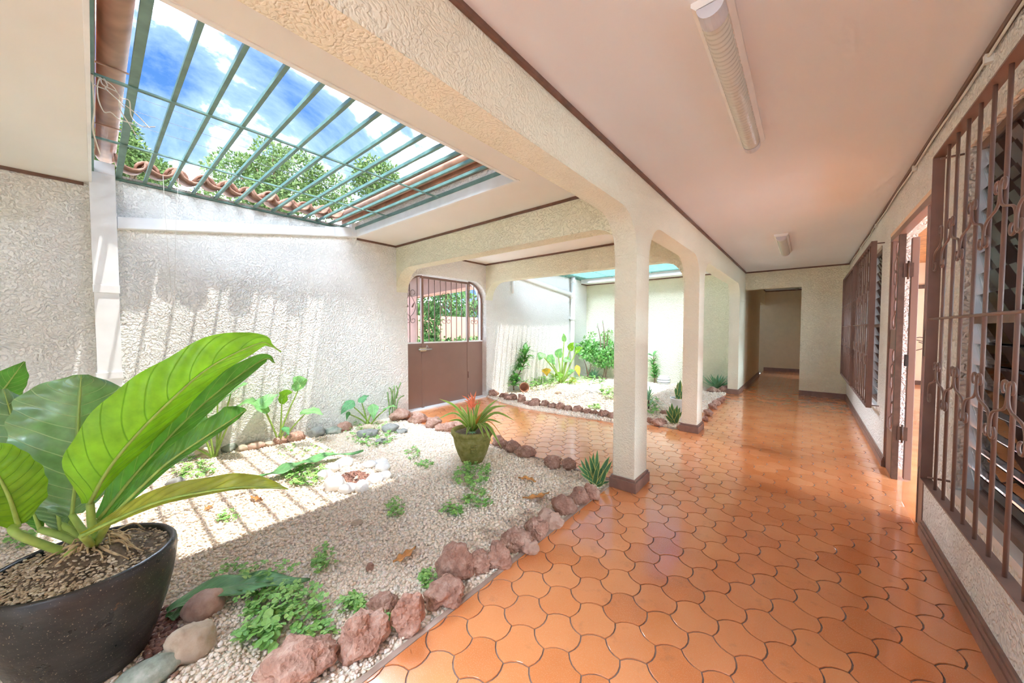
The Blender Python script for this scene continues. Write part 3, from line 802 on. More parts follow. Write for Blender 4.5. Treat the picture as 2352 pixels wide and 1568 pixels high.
def window(n, y0, y1, label):
    w = st(empty('window_%d' % n), label, 'window')
    xf = XR + .03
    for d in ((xf, xf + .045, y0, y0 + .035, WZ0, WZ1), (xf, xf + .045, y1 - .035, y1, WZ0, WZ1), (xf, xf + .045, y0, y1, WZ0, WZ0 + .035), (xf, xf + .045, y0, y1, WZ1 - .035, WZ1), (xf, xf + .045, y0, y1, 1.37, 1.405)):
        box('frame', 'brown_trim', d, w)
    ym = (y0 + y1) / 2
    box('clip_strip', 'steel', (xf - .002, xf + .04, ym - .015, ym + .015, WZ0 + .03, WZ1 - .03), w)
    for ya in (y0 + .04, y1 - .05): box('clip_strip', 'steel', (xf, xf + .04, ya, ya + .01, WZ0 + .03, WZ1 - .03), w)
    box('sill', 'white_paint', (XR - .012, XR + .16, y0 - .02, y1 + .02, WZ0 - .03, WZ0 + .004), w)
    pm = {}
    for a, b in ((y0 + .05, ym - .018), (ym + .018, y1 - .052)):
        me = MB().box(-.0025, .0025, a, b, -.058, .058).mesh('louvre_pane', 'glass')
        for z0, z1 in ((WZ0 + .035, 1.37), (1.405, WZ1 - .035)):
            k = 8; h = (z1 - z0) / k
            for i in range(k):
                o = link('louvre_pane', me, w); o.location = (xf + .02, 0, z0 + h * (i + .5)); o.rotation_euler = (0, math.radians(-12), 0)
    return w
window(1, *WIN[0], 'louvred glass window behind the near scrollwork grille')
window(2, *WIN[1], 'louvred glass window just past the open door')
window(3, *WIN[2], 'louvred glass window next to the corridor end wall')

# ------------------------------------------------------------------ door with scrollwork side panels
door = st(empty('door_1'), 'open doorway with brown metal frame and scrollwork side panels', 'door')
DX = XR + .004
for d in ((DX - .01, DX + .05, DY0, DY1, DZ - .05, DZ), (DX - .01, DX + .04, DY0, DY0 + .03, 0, DZ), (DX - .01, DX + .04, DY1 - .03, DY1, 0, DZ)):
    box('frame', 'gate_paint', d, door, .003)
box('lintel_face', 'peach_wall', (XR - .004, XR + .02, DY0 - .03, DY1 + .03, DZ, DZ + .035), door)
def side_panel(y0, y1):
    box('stile', 'brown_metal', (DX, DX + .03, y0, y0 + .022, 0, DZ - .05), door)
    box('stile', 'brown_metal', (DX, DX + .03, y1 - .022, y1, 0, DZ - .05), door)
    box('kick_panel', 'gate_paint', (DX + .004, DX + .02, y0, y1, .0, .40), door, .002)
    box('lock_panel', 'gate_paint', (DX + .004, DX + .02, y0, y1, 1.16, 1.34), door, .002)
    yc = (y0 + y1) / 2; w = (y1 - y0) / 2 - .03
    for za, zb in ((.42, 1.15), (1.36, 2.14)):
        n = 3; h = (zb - za) / n
        for i in range(n):
            z = za + h * (i + .5); s = 1 if i % 2 else -1
            pts = arc(yc + s * w * .25, z + h * .26, w * .55, -60, 200, 10) + arc(yc - s * w * .25, z - h * .26, w * .55, 20, -240, 10)
            MB().tube([(DX + .012, a, b) for a, b in pts], .006, 5).build('scroll', 'brown_metal', door, True)
side_panel(3.48, 3.67); side_panel(4.63, 4.94)
box('post', 'dark_wood', (DX - .002, DX + .038, 4.585, 4.63, 0, DZ - .05), door)
box('leaf_stile', 'gate_paint', (.688, .732, 4.585, 4.64, .012, 2.14), door, .003)
for zz in (.36, 1.80): box('hinge_plate', 'dark_wood', (.640, .70, 4.577, 4.585, zz, zz + .12), door)
for zz in (.36, 1.80): MB().tube([(.668, 4.574, zz - .02), (.668, 4.574, zz + .14)], .007, 8).build('hinge_knuckle', 'dark_wood', door, True)
box('lock_case', 'cable_black', (.670, .688, 4.57, 4.63, 1.02, 1.12), door)

# ------------------------------------------------------------------ ceiling lights and cables
def lamp(y0, y1, label, xc=-.305, w=.135):
    o = thing('ceiling_light', label, 'ceiling light', 'fluorescent fittings on the corridor ceiling')
    MB().prism([(xc - w / 2, 2.6), (xc - w / 2, 2.585), (xc - w / 2 + .018, 2.565), (xc + w / 2 - .018, 2.565), (xc + w / 2, 2.585), (xc + w / 2, 2.6)], 'y', y0, y1).build('tray', 'lamp_white', o)
    n = 160; rw = w / 2 - .022; v = []; f = []; K = 13
    ya, yb = y0 + .07, y1 - .05
    for i in range(n + 1):
        t = i / n; rr = 1 + .06 * math.cos(t * 2 * math.pi * 40)
        for k in range(K):
            a = math.pi * k / (K - 1); v.append((xc + rw * rr * math.cos(a), ya + (yb - ya) * t, 2.567 - .048 * rr * math.sin(a)))
    for i in range(n):
        for k in range(K - 1): f.append((i * K + k, i * K + k + 1, (i + 1) * K + k + 1, (i + 1) * K + k))
    MB().add(v, f).build('diffuser', 'diffuser', o, True)
    for a, b in ((y0, ya + .01), (yb - .01, y1 - .004)):
        MB().prism([(xc - rw * 1.04, 2.567)] + [(xc + rw * 1.06 * math.cos(math.pi + math.pi * k / 12), 2.567 + .051 * math.sin(math.pi + math.pi * k / 12)) for k in range(1, 12)] + [(xc + rw * 1.04, 2.567)], 'y', a, b).build('end_cap', 'lamp_grey', o)
    return o
lamp(1.52, 2.86, 'long ribbed fluorescent ceiling light nearest to the camera')
lamp(5.85, 7.20, 'smaller looking fluorescent ceiling light farther down the corridor', -.285, .15)
lamp(12.2, 13.4, 'small fluorescent light on the ceiling of the far passage', -.25, .15)
pts = [(XR - .016 + .004 * math.sin(y * 5), y, 2.562 - .006 * abs(math.sin(y * 2.3))) for y in np.arange(.6, 9.2, .12)]
cb = tag(MB().tube(pts, .0055, 6).build('ceiling_cable', 'cable_grey', None, True), 'pale electric cable running under the ceiling trim above the windows', 'cable')
for k, y in enumerate((2.6, 4.0, 5.9, 7.4)):
    MB().box(XR - .025, XR, y, y + .025, 2.535, 2.575).build('clip', 'cable_grey', cb)
tw = MB(); random.seed(11)
for k in range(5):
    a = Vector((-2.95, .02 + .06 * random.random(), 2.70)); p = [a]
    for j in range(6): p.append(p[-1] + Vector((random.uniform(-.12, .05), random.uniform(-.01, .06), random.uniform(-.05, .03))))
    tw.tube(catmull(p, 20), .003, 4)
tw.tube(catmull([(-2.95, .03, 2.70), (-3.2, .035, 2.62), (-3.5, .03, 2.60), (-3.8, .06, 2.56)], 20), .004, 4)
tag(tw.build('twine_tangle', 'twine'), 'frayed pale twine tangled on the corner of the green roof bars', 'twine')
tag(MB().tube(catmull([(-4.4, .43, 2.70), (-4.42, .44, 2.3), (-4.4, .47, 1.5), (-4.41, .50, 2.2), (-4.4, .53, 2.71)], 40), .0016, 4).build('hanging_thread', 'twine'), 'thin pale thread hanging in a loop from the green roof bars', 'thread')

# ------------------------------------------------------------------ outside: trees, wires, street
def leaf_cloud(blobs, n, size, seed):
    rng = np.random.default_rng(seed); tot = sum(b[3] ** 2 for b in blobs); V = []; Fc = []
    base = np.array([(0, -.28, 0), (.5, -.05, .05), (1, 0, 0), (.5, .25, -.05), (0, .28, 0)]) 
    base = np.array([(0, 0, 0), (.4, -.26, .04), (1, 0, 0), (.4, .26, .04)])
    for cx, cy, cz, r in blobs:
        k = int(n * r * r / tot)
        d = rng.normal(size=(k, 3)); d /= np.linalg.norm(d, axis=1)[:, None]
        rad = r * rng.uniform(.35, 1, k) ** .6
        c = d * rad[:, None] * np.array([1, 1, .75]) + np.array([cx, cy, cz])
        e1 = rng.normal(size=(k, 3)) + d * .8; e1 /= np.linalg.norm(e1, axis=1)[:, None]
        e2 = np.cross(e1, rng.normal(size=(k, 3))); e2 /= np.linalg.norm(e2, axis=1)[:, None]
        e3 = np.cross(e1, e2); sz = size * rng.uniform(.6, 1.3, k)
        P = c[:, None, :] + sz[:, None, None] * (base[None, :, 0:1] * e1[:, None] + base[None, :, 1:2] * e2[:, None] + base[None, :, 2:3] * e3[:, None])
        V.append(P.reshape(-1, 3))
    V = np.concatenate(V); m = len(V) // 4
    q = np.arange(m * 4).reshape(m, 4)
    return V, q
def np_mesh(name, V, Fq, mat, parent=None, smooth=False):
    me = bpy.data.meshes.new(name); k = Fq.shape[1]
    me.vertices.add(len(V)); me.vertices.foreach_set('co', np.asarray(V, dtype=np.float32).ravel())
    me.loops.add(Fq.size); me.loops.foreach_set('vertex_index', Fq.ravel().astype(np.int32))
    me.polygons.add(len(Fq)); me.polygons.foreach_set('loop_start', np.arange(0, Fq.size, k, dtype=np.int32))
    me.update(calc_edges=True); me.validate()
    if smooth: me.polygons.foreach_set('use_smooth', [True] * len(me.polygons))
    me.materials.append(MATS[mat])
    return link(name, me, parent)
def tree(label, c, r, n, size, seed, squash=.8, mat='tree_leaf'):
    c = Vector(c); t = thing('tree', label, 'tree', 'trees beyond the boundary wall')
    rnd = random.Random(seed); blobs = []
    for k in range(11):
        a = rnd.uniform(0, 6.28); q = rnd.uniform(.2, .85) * r
        blobs.append((c.x + q * math.cos(a), c.y + q * math.sin(a), c.z + rnd.uniform(-.55, .6) * r * squash, r * rnd.uniform(.28, .5)))
    V, q = leaf_cloud(blobs, n, size, seed); np_mesh('crown', V, q, mat, t)
    MB().tube(catmull([(c.x, c.y, -.1), (c.x + .1, c.y, c.z * .4), (c.x, c.y, c.z)], 8), [.22, .2, .18, .17, .15, .13, .11, .09, .05], 8).build('trunk', 'bark', t, True)
    for b in blobs[:7]:
        MB().tube(catmull([(c.x, c.y, c.z * .55), ((c.x + b[0]) / 2, (c.y + b[1]) / 2, (c.z * .8 + b[2] * .6) / 1.5), b[:3]], 6), [.1, .085, .07, .06, .045, .035, .02], 6).build('branch', 'bark', t, True)
tree('leafy green tree behind the middle of the roof bars', dp(635, 440, 15), 2.35, 16000, .15, 5)
tree('tree crown showing beside the terracotta gutter at the downpipe corner', dp(255, 345, 13), 1.5, 9000, .15, 8)
tree('rounded tree showing above the far terracotta eave', dp(915, 480, 19), 2.5, 14000, .18, 13, .7)
for k, (u, v) in enumerate(((320, 226), (330, 262), (340, 297))):
    a = ray(u, v); a = EYE + a * (-13 / a.x)
    tag(MB().tube([(a.x, a.y + yy, a.z - .0012 * yy * (9 - yy)) for yy in (-14, -7, 0, 4.5, 9, 14, 20)], .006, 5).build('power_line', 'wire_dark'),
        'overhead wire crossing the sky, %s of the three' % ('highest', 'middle', 'lowest')[k], 'wire', 'overhead wires')
# street beyond the gate
p0 = gp(925, 690, 2.42); p1 = gp(1112, 659, 2.42)
pc = thing('street_porch', 'brown porch beam with peach lower edge outside the gate', 'porch')
MB().bar(Vector((p0.x, p0.y, 2.78)), Vector((p1.x, p1.y, 2.78)), .2, .72).build('beam', 'porch_brown', pc)
MB().bar(Vector((p0.x, p0.y, 2.445)), Vector((p1.x, p1.y, 2.445)), .22, .05).build('edge_moulding', 'coral_wall', pc)
MB().bar(Vector((p0.x + .5, p0.y - .1, 3.12)), Vector((p1.x + .5, p1.y - .3, 3.12)), 1.4, .05).build('roof_board', 'brown_trim', pc)
a = gp(985, 775, 0); b = gp(1180, 775, 0)
tag(box('street_wall', 'coral_wall', (-15.4, -15.0, 4.0, 26, -.2, 2.05)), 'coral painted wall across the street, seen through the gate bars', 'wall')
tag(box('house_wall', 'pink_wall', (-10.3, -10.0, 2.5, 6.95, -.2, 2.42)), 'pink house wall seen through the gate bars on the latch side', 'wall')
box('verge', 'grass', (-15.0, -8.5, -5, 26, -.149, -.02))['kind'] = 'structure'
def hedge(name, label, blobs, n, size, seed, cat='hedge', mat='hedge_leaf'):
    V, q = leaf_cloud(blobs, n, size, seed); o = np_mesh(name, V, q, mat); return tag(o, label, cat)
hedge('street_tree', 'dense green foliage above the coral wall outside the gate', [(-18, 8 + k * 1.5, 2.6 + .7 * math.sin(k * 1.7), 1.7) for k in range(10)], 9000, .28, 21, 'tree')
hedge('creeper', 'green creeper covering a post outside the gate', [(-9.5, 7.05 + .03 * k, .2 + .36 * k, .40 - .02 * k) for k in range(6)], 2600, .12, 22, 'creeper')
hedge('street_hedge', 'low clipped hedge along the verge outside the gate', [(-14.2, 8 + k * .7, .45, .62) for k in range(20)], 4200, .2, 23)
# ------------------------------------------------------------------ planted beds
G2 = [(-4.83, 4.95), (-4.2, 4.75), (-3.66, 4.66), (-2.83, 4.69), (-2.1, 4.77), (-1.63, 5.0), (-1.25, 5.05), (-1.26, 9.07), (-4.83, 9.07)]
def inside(poly, x, y):
    c = False; n = len(poly)
    for i in range(n):
        a, b = poly[i], poly[(i + 1) % n]
        if (a[1] > y) != (b[1] > y) and x < (b[0] - a[0]) * (y - a[1]) / (b[1] - a[1]) + a[0]: c = not c
    return c
ICO = None
def ico():
    bm = bmesh.new(); bmesh.ops.create_icosphere(bm, subdivisions=1, radius=1)
    v = np.array([x.co[:] for x in bm.verts]); f = np.array([[w.index for w in q.verts] for q in bm.faces]); bm.free(); return v, f
def pebbles(name, pts, size, seed, label, mat='pebble', flat=.7):
    rng = np.random.default_rng(seed); v, f = ico(); n = len(pts); pts = np.asarray(pts)
    sc = size * rng.uniform(.65, 1.25, (n, 1, 1)) * rng.uniform(.65, 1.2, (n, 1, 3)) * np.array([1, 1, flat])
    jit = 1 + rng.uniform(-.22, .22, (n, len(v), 1))
    L = v[None] * jit * sc
    a = rng.uniform(0, 6.28, n); b = rng.uniform(-.6, .6, n)
    ca, sa, cb_, sb = np.cos(a)[:, None], np.sin(a)[:, None], np.cos(b)[:, None], np.sin(b)[:, None]
    x, y, z = L[..., 0], L[..., 1], L[..., 2]
    y, z = y * cb_ - z * sb, y * sb + z * cb_
    x, y = x * ca - y * sa, x * sa + y * ca
    V = np.stack([x, y, z], -1) + pts[:, None, :]
    Fq = (f[None] + (np.arange(n) * len(v))[:, None, None]).reshape(-1, 3)
    return tag(np_mesh(name, V.reshape(-1, 3), Fq, mat), label, 'gravel', None, 'stuff')
rng = np.random.default_rng(1)
def scatter(x0, x1, y0, y1, step, test):
    xs, ys = np.meshgrid(np.arange(x0, x1, step), np.arange(y0, y1, step))
    xs = xs.ravel() + rng.uniform(-.5, .5, xs.size) * step; ys = ys.ravel() + rng.uniform(-.5, .5, ys.size) * step
    zs = rng.uniform(-.010, .004, xs.size)
    k = np.array([test(a, b) for a, b in zip(xs, ys)], dtype=bool)
    return np.stack([xs, ys, zs], 1)[k]
def t1(x, y):
    if not (XW + .02 < x < -1.30 and -1.2 < y < 2.92): return False
    return (y > -x * -.0 - 2) and (-.643 * x + .766 * y) > .55
near = lambda x, y: t1(x, y) and (-.643 * x + .766 * y) < 2.1
far = lambda x, y: t1(x, y) and (-.643 * x + .766 * y) >= 2.1
gpt = np.concatenate([scatter(XW, -1.29, -1.2, 2.93, .0150, near)])
pebbles('gravel', gpt, .0102, 2, 'cream pebble gravel of the near bed beside the corridor')
gpt = scatter(XW, -1.29, -1.2, 2.93, .0185, far)
pebbles('gravel', gpt, .0122, 3, 'cream pebble gravel of the near bed towards the boundary wall')
gpt = scatter(XW, -1.25, 4.6, 9.07, .027, lambda x, y: inside(G2, x, y) and x > XW + .03 and y < 9.04); gpt[:, 2] += .022
pebbles('gravel', gpt, .018, 4, 'cream pebble gravel of the far bed')
simple('gravel_bed', (.84, .75, .63), .95, var=.3, vscale=60, bscale=160, bdist=.006)
st(box('ground_bed', 'gravel_bed', (XW, -1.287, -2.3, 2.93, -.13, -.008)), 'packed sandy ground under the near gravel', 'ground')
st(MB().prism(G2, 'z', -.12, .018).build('ground_bed', 'gravel_bed'), 'packed sandy ground under the far gravel', 'ground')

def rock(name, label, cat, u, vb, w, h, mat, seed, rough=.30, sub=3, z0=0.0, group=None, deep=.8, smooth=True, freq=1.5):
    p = gp(u, vb, z0); d = depth_of(p); sx = w / F_PX * d / 2
    fwd = Vector((p.x, p.y, 0)); fwd = (fwd / max(fwd.length, 1e-6))
    tilt = (CAM_H) / math.hypot(p.x, p.y)
    sy = sx * deep; sz = max(.2 * sx, (h / F_PX * d * math.cos(math.atan(tilt)) ** -1 - 2 * sy * .55 * tilt) / 2)
    sz = max(sz, .45 * sx); c = p + fwd * sy * .9 + Vector((0, 0, sz * .62))
    bm = bmesh.new(); bmesh.ops.create_icosphere(bm, subdivisions=sub, radius=1); off = Vector((seed * 7.31, seed * 3.17, seed * 1.7))
    side = Vector((fwd.y, -fwd.x, 0)); rot = random.Random(seed).uniform(-.5, .5)
    for v in bm.verts:
        q = v.co.copy()
        k = 1 + rough * (noise.noise(q * freq + off) * 1.0 + .5 * noise.noise(q * freq * 2.3 + off) + .28 * noise.noise(q * freq * 5 + off) + .15 * noise.noise(q * freq * 11 + off))
        q = q * k; q = Matrix.Rotation(rot, 3, 'Y') @ q
        v.co = side * q.x * sx + fwd * q.y * sy + Vector((0, 0, q.z * sz))
        v.co.z = max(v.co.z, -sz * .7 - .01)
    me = bpy.data.meshes.new(name); bm.to_mesh(me); bm.free(); me.materials.append(MATS[mat])
    if smooth: me.polygons.foreach_set('use_smooth', [True] * len(me.polygons))
    o = link(name, me); o.location = c
    return tag(o, label, cat, group)
edge = [(690, 1600, 160, 130), (835, 1522, 112, 115), (882, 1428, 72, 62), (940, 1468, 78, 108), (1020, 1407, 98, 75), (1045, 1347, 92, 105), (1100, 1324, 62, 64), (1145, 1314, 60, 76),
        (1186, 1276, 72, 68), (1216, 1280, 44, 46), (1234, 1246, 56, 64), (1262, 1218, 62, 54), (1295, 1188, 60, 58), (1330, 1165, 46, 52), (1357, 1152, 42, 44)]
for k, (u, v, w, h) in enumerate(edge):
    w *= .92; h *= .92; v -= 3
    rock('lava_rock', 'reddish lava rock on the corridor edge of the near bed, %s from the camera' % ORD[k], 'rock', u, v, w, h, 'lava_rock' if k not in (9, 11) else 'pink_stone', 20 + k, .42, 4 if k < 10 else 3, 0, 'lava rocks edging the corridor', .8, k not in (1, 3, 11), 1.3)
side = [(890, 958, 28, 24), (922, 966, 48, 34), (962, 973, 40, 30), (995, 984, 36, 32), (1012, 991, 27, 22), (1031, 991, 31, 26), (1054, 986, 36, 26), (1145, 1024, 26, 28), (1160, 1032, 26, 24),
        (1178, 1041, 36, 34), (1208, 1053, 42, 36), (1270, 1077, 40, 36), (1307, 1081, 32, 32)]
for k, (u, v, w, h) in enumerate(side):
    rock('lava_rock', 'reddish lava rock on the passage edge of the near bed, %s from the boundary wall' % ORD[k], 'rock', u, v, w, h, 'lava_rock', 60 + k, .40, 3, 0, 'lava rocks edging the entrance passage')
wallst = [(404, 1116, 36, 22, 'grey_stone'), (402, 1132, 32, 16, 'tan_stone'), (471, 1052, 42, 32, 'tan_stone'), (522, 1039, 38, 26, 'green_stone'), (559, 1036, 26, 18, 'tan_stone'), (588, 1032, 36, 22, 'pink_stone'),
          (612, 1016, 26, 14, 'grey_stone'), (620, 1025, 24, 14, 'tan_stone'), (644, 1021, 28, 24, 'lava_rock'), (679, 1014, 40, 28, 'lava_rock'), (728, 1004, 36, 30, 'grey_stone'), (766, 998, 34, 22, 'green_stone'),
          (792, 991, 32, 28, 'lava_rock'), (846, 1006, 46, 18, 'grey_stone'), (847, 988, 26, 16, 'tan_stone'), (897, 993, 36, 24, 'grey_stone'), (923, 996, 26, 14, 'grey_stone'), (876, 1019, 28, 14, 'grey_stone')]
for k, (u, v, w, h, mt) in enumerate(wallst):
    rock('border_stone', '%s stone at the foot of the boundary wall, %s from the big pot' % ({'grey_stone': 'grey', 'tan_stone': 'tan', 'green_stone': 'greenish grey', 'pink_stone': 'pinkish', 'lava_rock': 'reddish'}[mt], ORD[k]), 'stone', u, v, w, h, mt, 90 + k, .28, 3, 0, 'stones along the boundary wall', .8)
rock('round_stone', 'rounded pink stone lying on the gravel beside the black pot', 'stone', 470, 1424, 78, 74, 'pink_stone', 131, .18, 4, 0, None, .8, True, 1.0)
rock('angular_stone', 'pale angular wedge of stone beside the black pot', 'stone', 435, 1524, 98, 92, 'tan_stone', 133, .30, 4, 0, None, .75, True, 1.0)
rock('long_stone', 'greenish rounded stone at the bottom beside the black pot', 'stone', 335, 1590, 128, 66, 'green_stone', 135, .14, 4, 0, None, .6, True, .8)
rock('flat_stone', 'small flat brown stone alone on the gravel', 'stone', 820, 1208, 26, 14, 'tan_stone', 137, .15, 3)
rock('lava_chip', 'small reddish stone chip on the gravel by the dry leaf', 'stone', 850, 1312, 18, 22, 'lava_rock', 139, .3, 3)
ring = [(792, 1072, 42, 26), (767, 1084, 36, 24), (747, 1101, 32, 26), (769, 1129, 46, 44), (799, 1134, 40, 28), (832, 1132, 30, 34), (860, 1112, 36, 28), (883, 1103, 34, 24), (880, 1084, 32, 30), (849, 1075, 34, 18), (876, 1070, 28, 20)]
for k, (u, v, w, h) in enumerate(ring):
    rock('white_stone', 'white stone in the ring on the near bed, %s clockwise from its speckled round one' % ORD[(k - 3) % 11] if k != 3 else 'speckled round white stone, largest of the ring on the near bed', 'stone', u, v, w, h, 'white_stone', 150 + k, .2, 3, 0, 'white stones laid in a ring', .85, k not in (5, 6, 8), 1.1)
mp_ = [gp(818 + 34 * math.sqrt(random.random()) * math.cos(a), 1096 + 14 * math.sin(a) * math.sqrt(random.random()), .008) for a in [random.uniform(0, 6.28) for _ in range(260)]]
o = pebbles('mulch', [tuple(p) for p in mp_], .012, 9, 'reddish bark chips inside the ring of white stones', 'mulch'); o['category'] = 'mulch'
mp_ = [gp(380 + random.uniform(-45, 30), 1450 + random.uniform(-60, 100), .006) for _ in range(260)]
o = pebbles('mulch', [tuple(p) for p in mp_], .014, 10, 'dark red bark chips between the black pot and its stones', 'mulch', .4); o['category'] = 'mulch'
far_edge = [(1133, 911, 24, 20), (1158, 915, 22, 16), (1174, 921, 30, 22), (1199, 926, 20, 24), (1209, 931, 15, 12), (1228, 934, 27, 25), (1252, 935, 21, 20), (1269, 939, 20, 17), (1287, 942, 20, 22), (1305, 945, 20, 19), (1326, 948, 24, 20),
            (1347, 951, 23, 16), (1366, 953, 19, 14), (1387, 959, 25, 22), (1406, 963, 18, 20)]
for k, (u, v, w, h) in enumerate(far_edge):
    rock('lava_rock', 'lava rock edging the far bed along the passage, %s from the gate' % ORD[k], 'rock', u, v, w, h, 'lava_rock', 200 + k, .40, 3, .01, 'lava rocks edging the far bed')
for k, (u, v, w, h) in enumerate([(1493, 973, 16, 18), (1512, 978, 32, 22), (1527, 953, 22, 14), (1563, 985, 18, 14)]):
    rock('lava_rock', 'lava rock between the first two columns, %s from the nearer column' % ORD[k], 'rock', u, v, w, h, 'lava_rock', 230 + k, .38, 3, .01, 'lava rocks between the columns')
for k, (u, v, w, h) in enumerate([(1619, 966, 12, 14), (1626, 954, 20, 18), (1637, 939, 19, 18), (1644, 931, 17, 16), (1652, 925, 15, 14), (1660, 920, 12, 12), (1638, 902, 26, 16), (1664, 902, 20, 20)]):
    rock('lava_rock', 'lava rock past the second column, %s along towards the agave' % ORD[k], 'rock', u, v, w, h, 'lava_rock', 240 + k, .38, 3, .01, 'lava rocks past the second column')
for k, (u, v, w, h) in enumerate([(1352, 900, 15, 11), (1361, 892, 13, 9), (1376, 893, 15, 10), (1371, 903, 15, 10), (1358, 905, 13, 9), (1396, 901, 14, 8)]):
    rock('white_stone', 'white stone in the ring on the far bed, %s from the gate side' % ORD[k], 'stone', u, v, w, h, 'white_stone', 260 + k, .18, 3, .01, 'white stones on the far bed')
rock('yellow_stone', 'small yellowish stone on the far gravel', 'stone', 1282, 907, 15, 11, 'tan_stone', 270, .2, 3, .01)

# ------------------------------------------------------------------ leaves
def lerp_list(a, t):
    n = len(a) - 1; x = t * n; i = min(int(x), n - 1); x -= i
    p0, p1, p2, p3 = a[max(i - 1, 0)], a[i], a[i + 1], a[min(i + 2, n)]
    return max(.0005, .5 * (2 * p1 + (p2 - p0) * x + (2 * p0 - 5 * p1 + 4 * p2 - p3) * x * x + (3 * p1 - p0 - 3 * p2 + p3) * x ** 3))
def dpc(u, v, depth, m=.1):               # the same, kept inside the garden walls
    d = ray(u, v); p = EYE + d * depth
    if p.x < XW + m: p = EYE + d * ((XW + m) / d.x)
    if p.y > 9.07 - m: p = EYE + d * ((9.07 - m) / d.y)
    return p
def leaf_mb(pts, wl, wr, nrm, fl=0.0, fr=0.0, wave=0.0, n=20, m=5, nw=5, tw=0.0, scal=0.0):
    P = catmull(pts, n); mb = MB(); mb.uv = []; v = []; f = []; K = 2 * m + 1
    for i, c in enumerate(P):
        t = i / n; tg = (P[min(i + 1, n)] - P[max(i - 1, 0)]).normalized(); nn = Vector(nrm(t) if callable(nrm) else nrm)
        nn = (nn - tg * nn.dot(tg)).normalized(); s = tg.cross(nn)
        if tw: R_ = Matrix.Rotation(tw * t, 3, tg); nn = R_ @ nn; s = R_ @ s
        for k in range(-m, m + 1):
            q = k / m; w = lerp_list(wl if k < 0 else wr, t); fo = fl if k < 0 else fr; aq = abs(q); w *= 1 + scal * math.sin(t * 40 + (2 if k < 0 else 0)) + scal * .6 * math.sin(t * 17)
            off = s * (q * w * math.cos(fo)) + nn * (aq * w * math.sin(fo)) - nn * (aq ** 2 * w * .12)
            off += nn * (wave * aq * aq * math.sin(t * nw * 6.28 + (1.3 if k < 0 else 0)))
            v.append(c + off); mb.uv.append((t, (q + 1) / 2))
    for i in range(n):
        for k in range(K - 1): f.append((i * K + k, i * K + k + 1, (i + 1) * K + k + 1, (i + 1) * K + k))
    mb.add(v, f); return mb
def tocam(p): return (EYE - Vector(p)).normalized()
def strap(parent, name, base, tip, w, mat, lift=.3, nrm=(0, 0, 1), n=12, prof=(.8, 1, 1, .85, .55, .02), fold=.35, mid=None):
    base, tip = Vector(base), Vector(tip); md = Vector(mid) if mid else (base + tip) / 2 + Vector((0, 0, lift * (tip - base).length))
    ws = [w * x for x in prof]
    return leaf_mb([base, md, tip], ws, ws, nrm, fold, fold, 0, n, 2).build(name, mat, parent, True)

# ---- big anthurium in the black pot
PC = Vector((-2.17, -.042, 0))
pot = thing('black_pot', 'large black glazed pot with worn rim at the bottom corner', 'pot')
pr_ = [(.0, .004), (.155, .0), (.168, .012), (.198, .10), (.228, .2), (.248, .29), (.258, .36), (.262, .40), (.260, .425), (.250, .437), (.238, .43), (.232, .40), (.228, .34)]
MB().lathe(pr_, 56, PC).build('body', 'black_glaze', pot, True)
sm = MB(); R = 16; v = []; f = []
for i in range(R + 1):
    for k in range(40):
        a = 2 * math.pi * k / 40; rr = .236 * i / R
        z = .418 + .07 * max(0, 1 - (rr / .17) ** 2) + .022 * noise.noise(Vector((rr * math.cos(a) * 18, rr * math.sin(a) * 18, 1)))
        v.append(PC + Vector((rr * math.cos(a), rr * math.sin(a), z)))
for i in range(R):
    for k in range(40): f.append((i * 40 + k, i * 40 + (k + 1) % 40, (i + 1) * 40 + (k + 1) % 40, (i + 1) * 40 + k))
sm.add(v, f).build('soil', 'soil', pot, True)
rnd = random.Random(4); chips = []
for k in range(700):
    a = rnd.uniform(0, 6.28); rr = .228 * math.sqrt(rnd.random()); chips.append(tuple(PC + Vector((rr * math.cos(a), rr * math.sin(a), .424 + .068 * max(0, 1 - (rr / .17) ** 2)))))
ch = pebbles('soil_chips', chips, .006, 5, 'x', 'grit', .6); ch.parent = pot
for kk in ('label', 'category'): del ch[kk]
chips = []
for k in range(900):
    a = rnd.uniform(-3.1, .5); rr = .235 * rnd.uniform(.25, 1) ** .5; chips.append(tuple(PC + Vector((rr * math.cos(a), rr * math.sin(a), .428 + .066 * max(0, 1 - (rr / .17) ** 2)))))
ch = pebbles('pebble_dressing', chips, .0062, 6, 'x', 'grit', .6); ch.parent = pot
for kk in ('label', 'category'): del ch[kk]
ant = thing('anthurium', 'giant birds nest anthurium with huge ribbed leaves growing in the black pot', 'plant')
CR = PC + Vector((-.02, .02, .49))
for k in range(80):
    a = rnd.uniform(0, 6.28); p0 = CR + Vector((.05 * math.cos(a), .05 * math.sin(a), rnd.uniform(-.03, .02))); L = rnd.uniform(.06, .17)
    p2 = CR + Vector((L * math.cos(a + rnd.uniform(-.5, .5)), L * math.sin(a + rnd.uniform(-.5, .5)), -.075 + rnd.uniform(-.01, .02)))
    MB().tube(catmull([p0, (p0 + p2) / 2 + Vector((rnd.uniform(-.02, .02), rnd.uniform(-.02, .02), rnd.uniform(0, .04))), p2], 8), rnd.uniform(.0022, .0052), 5).build('root', 'root', ant, True)
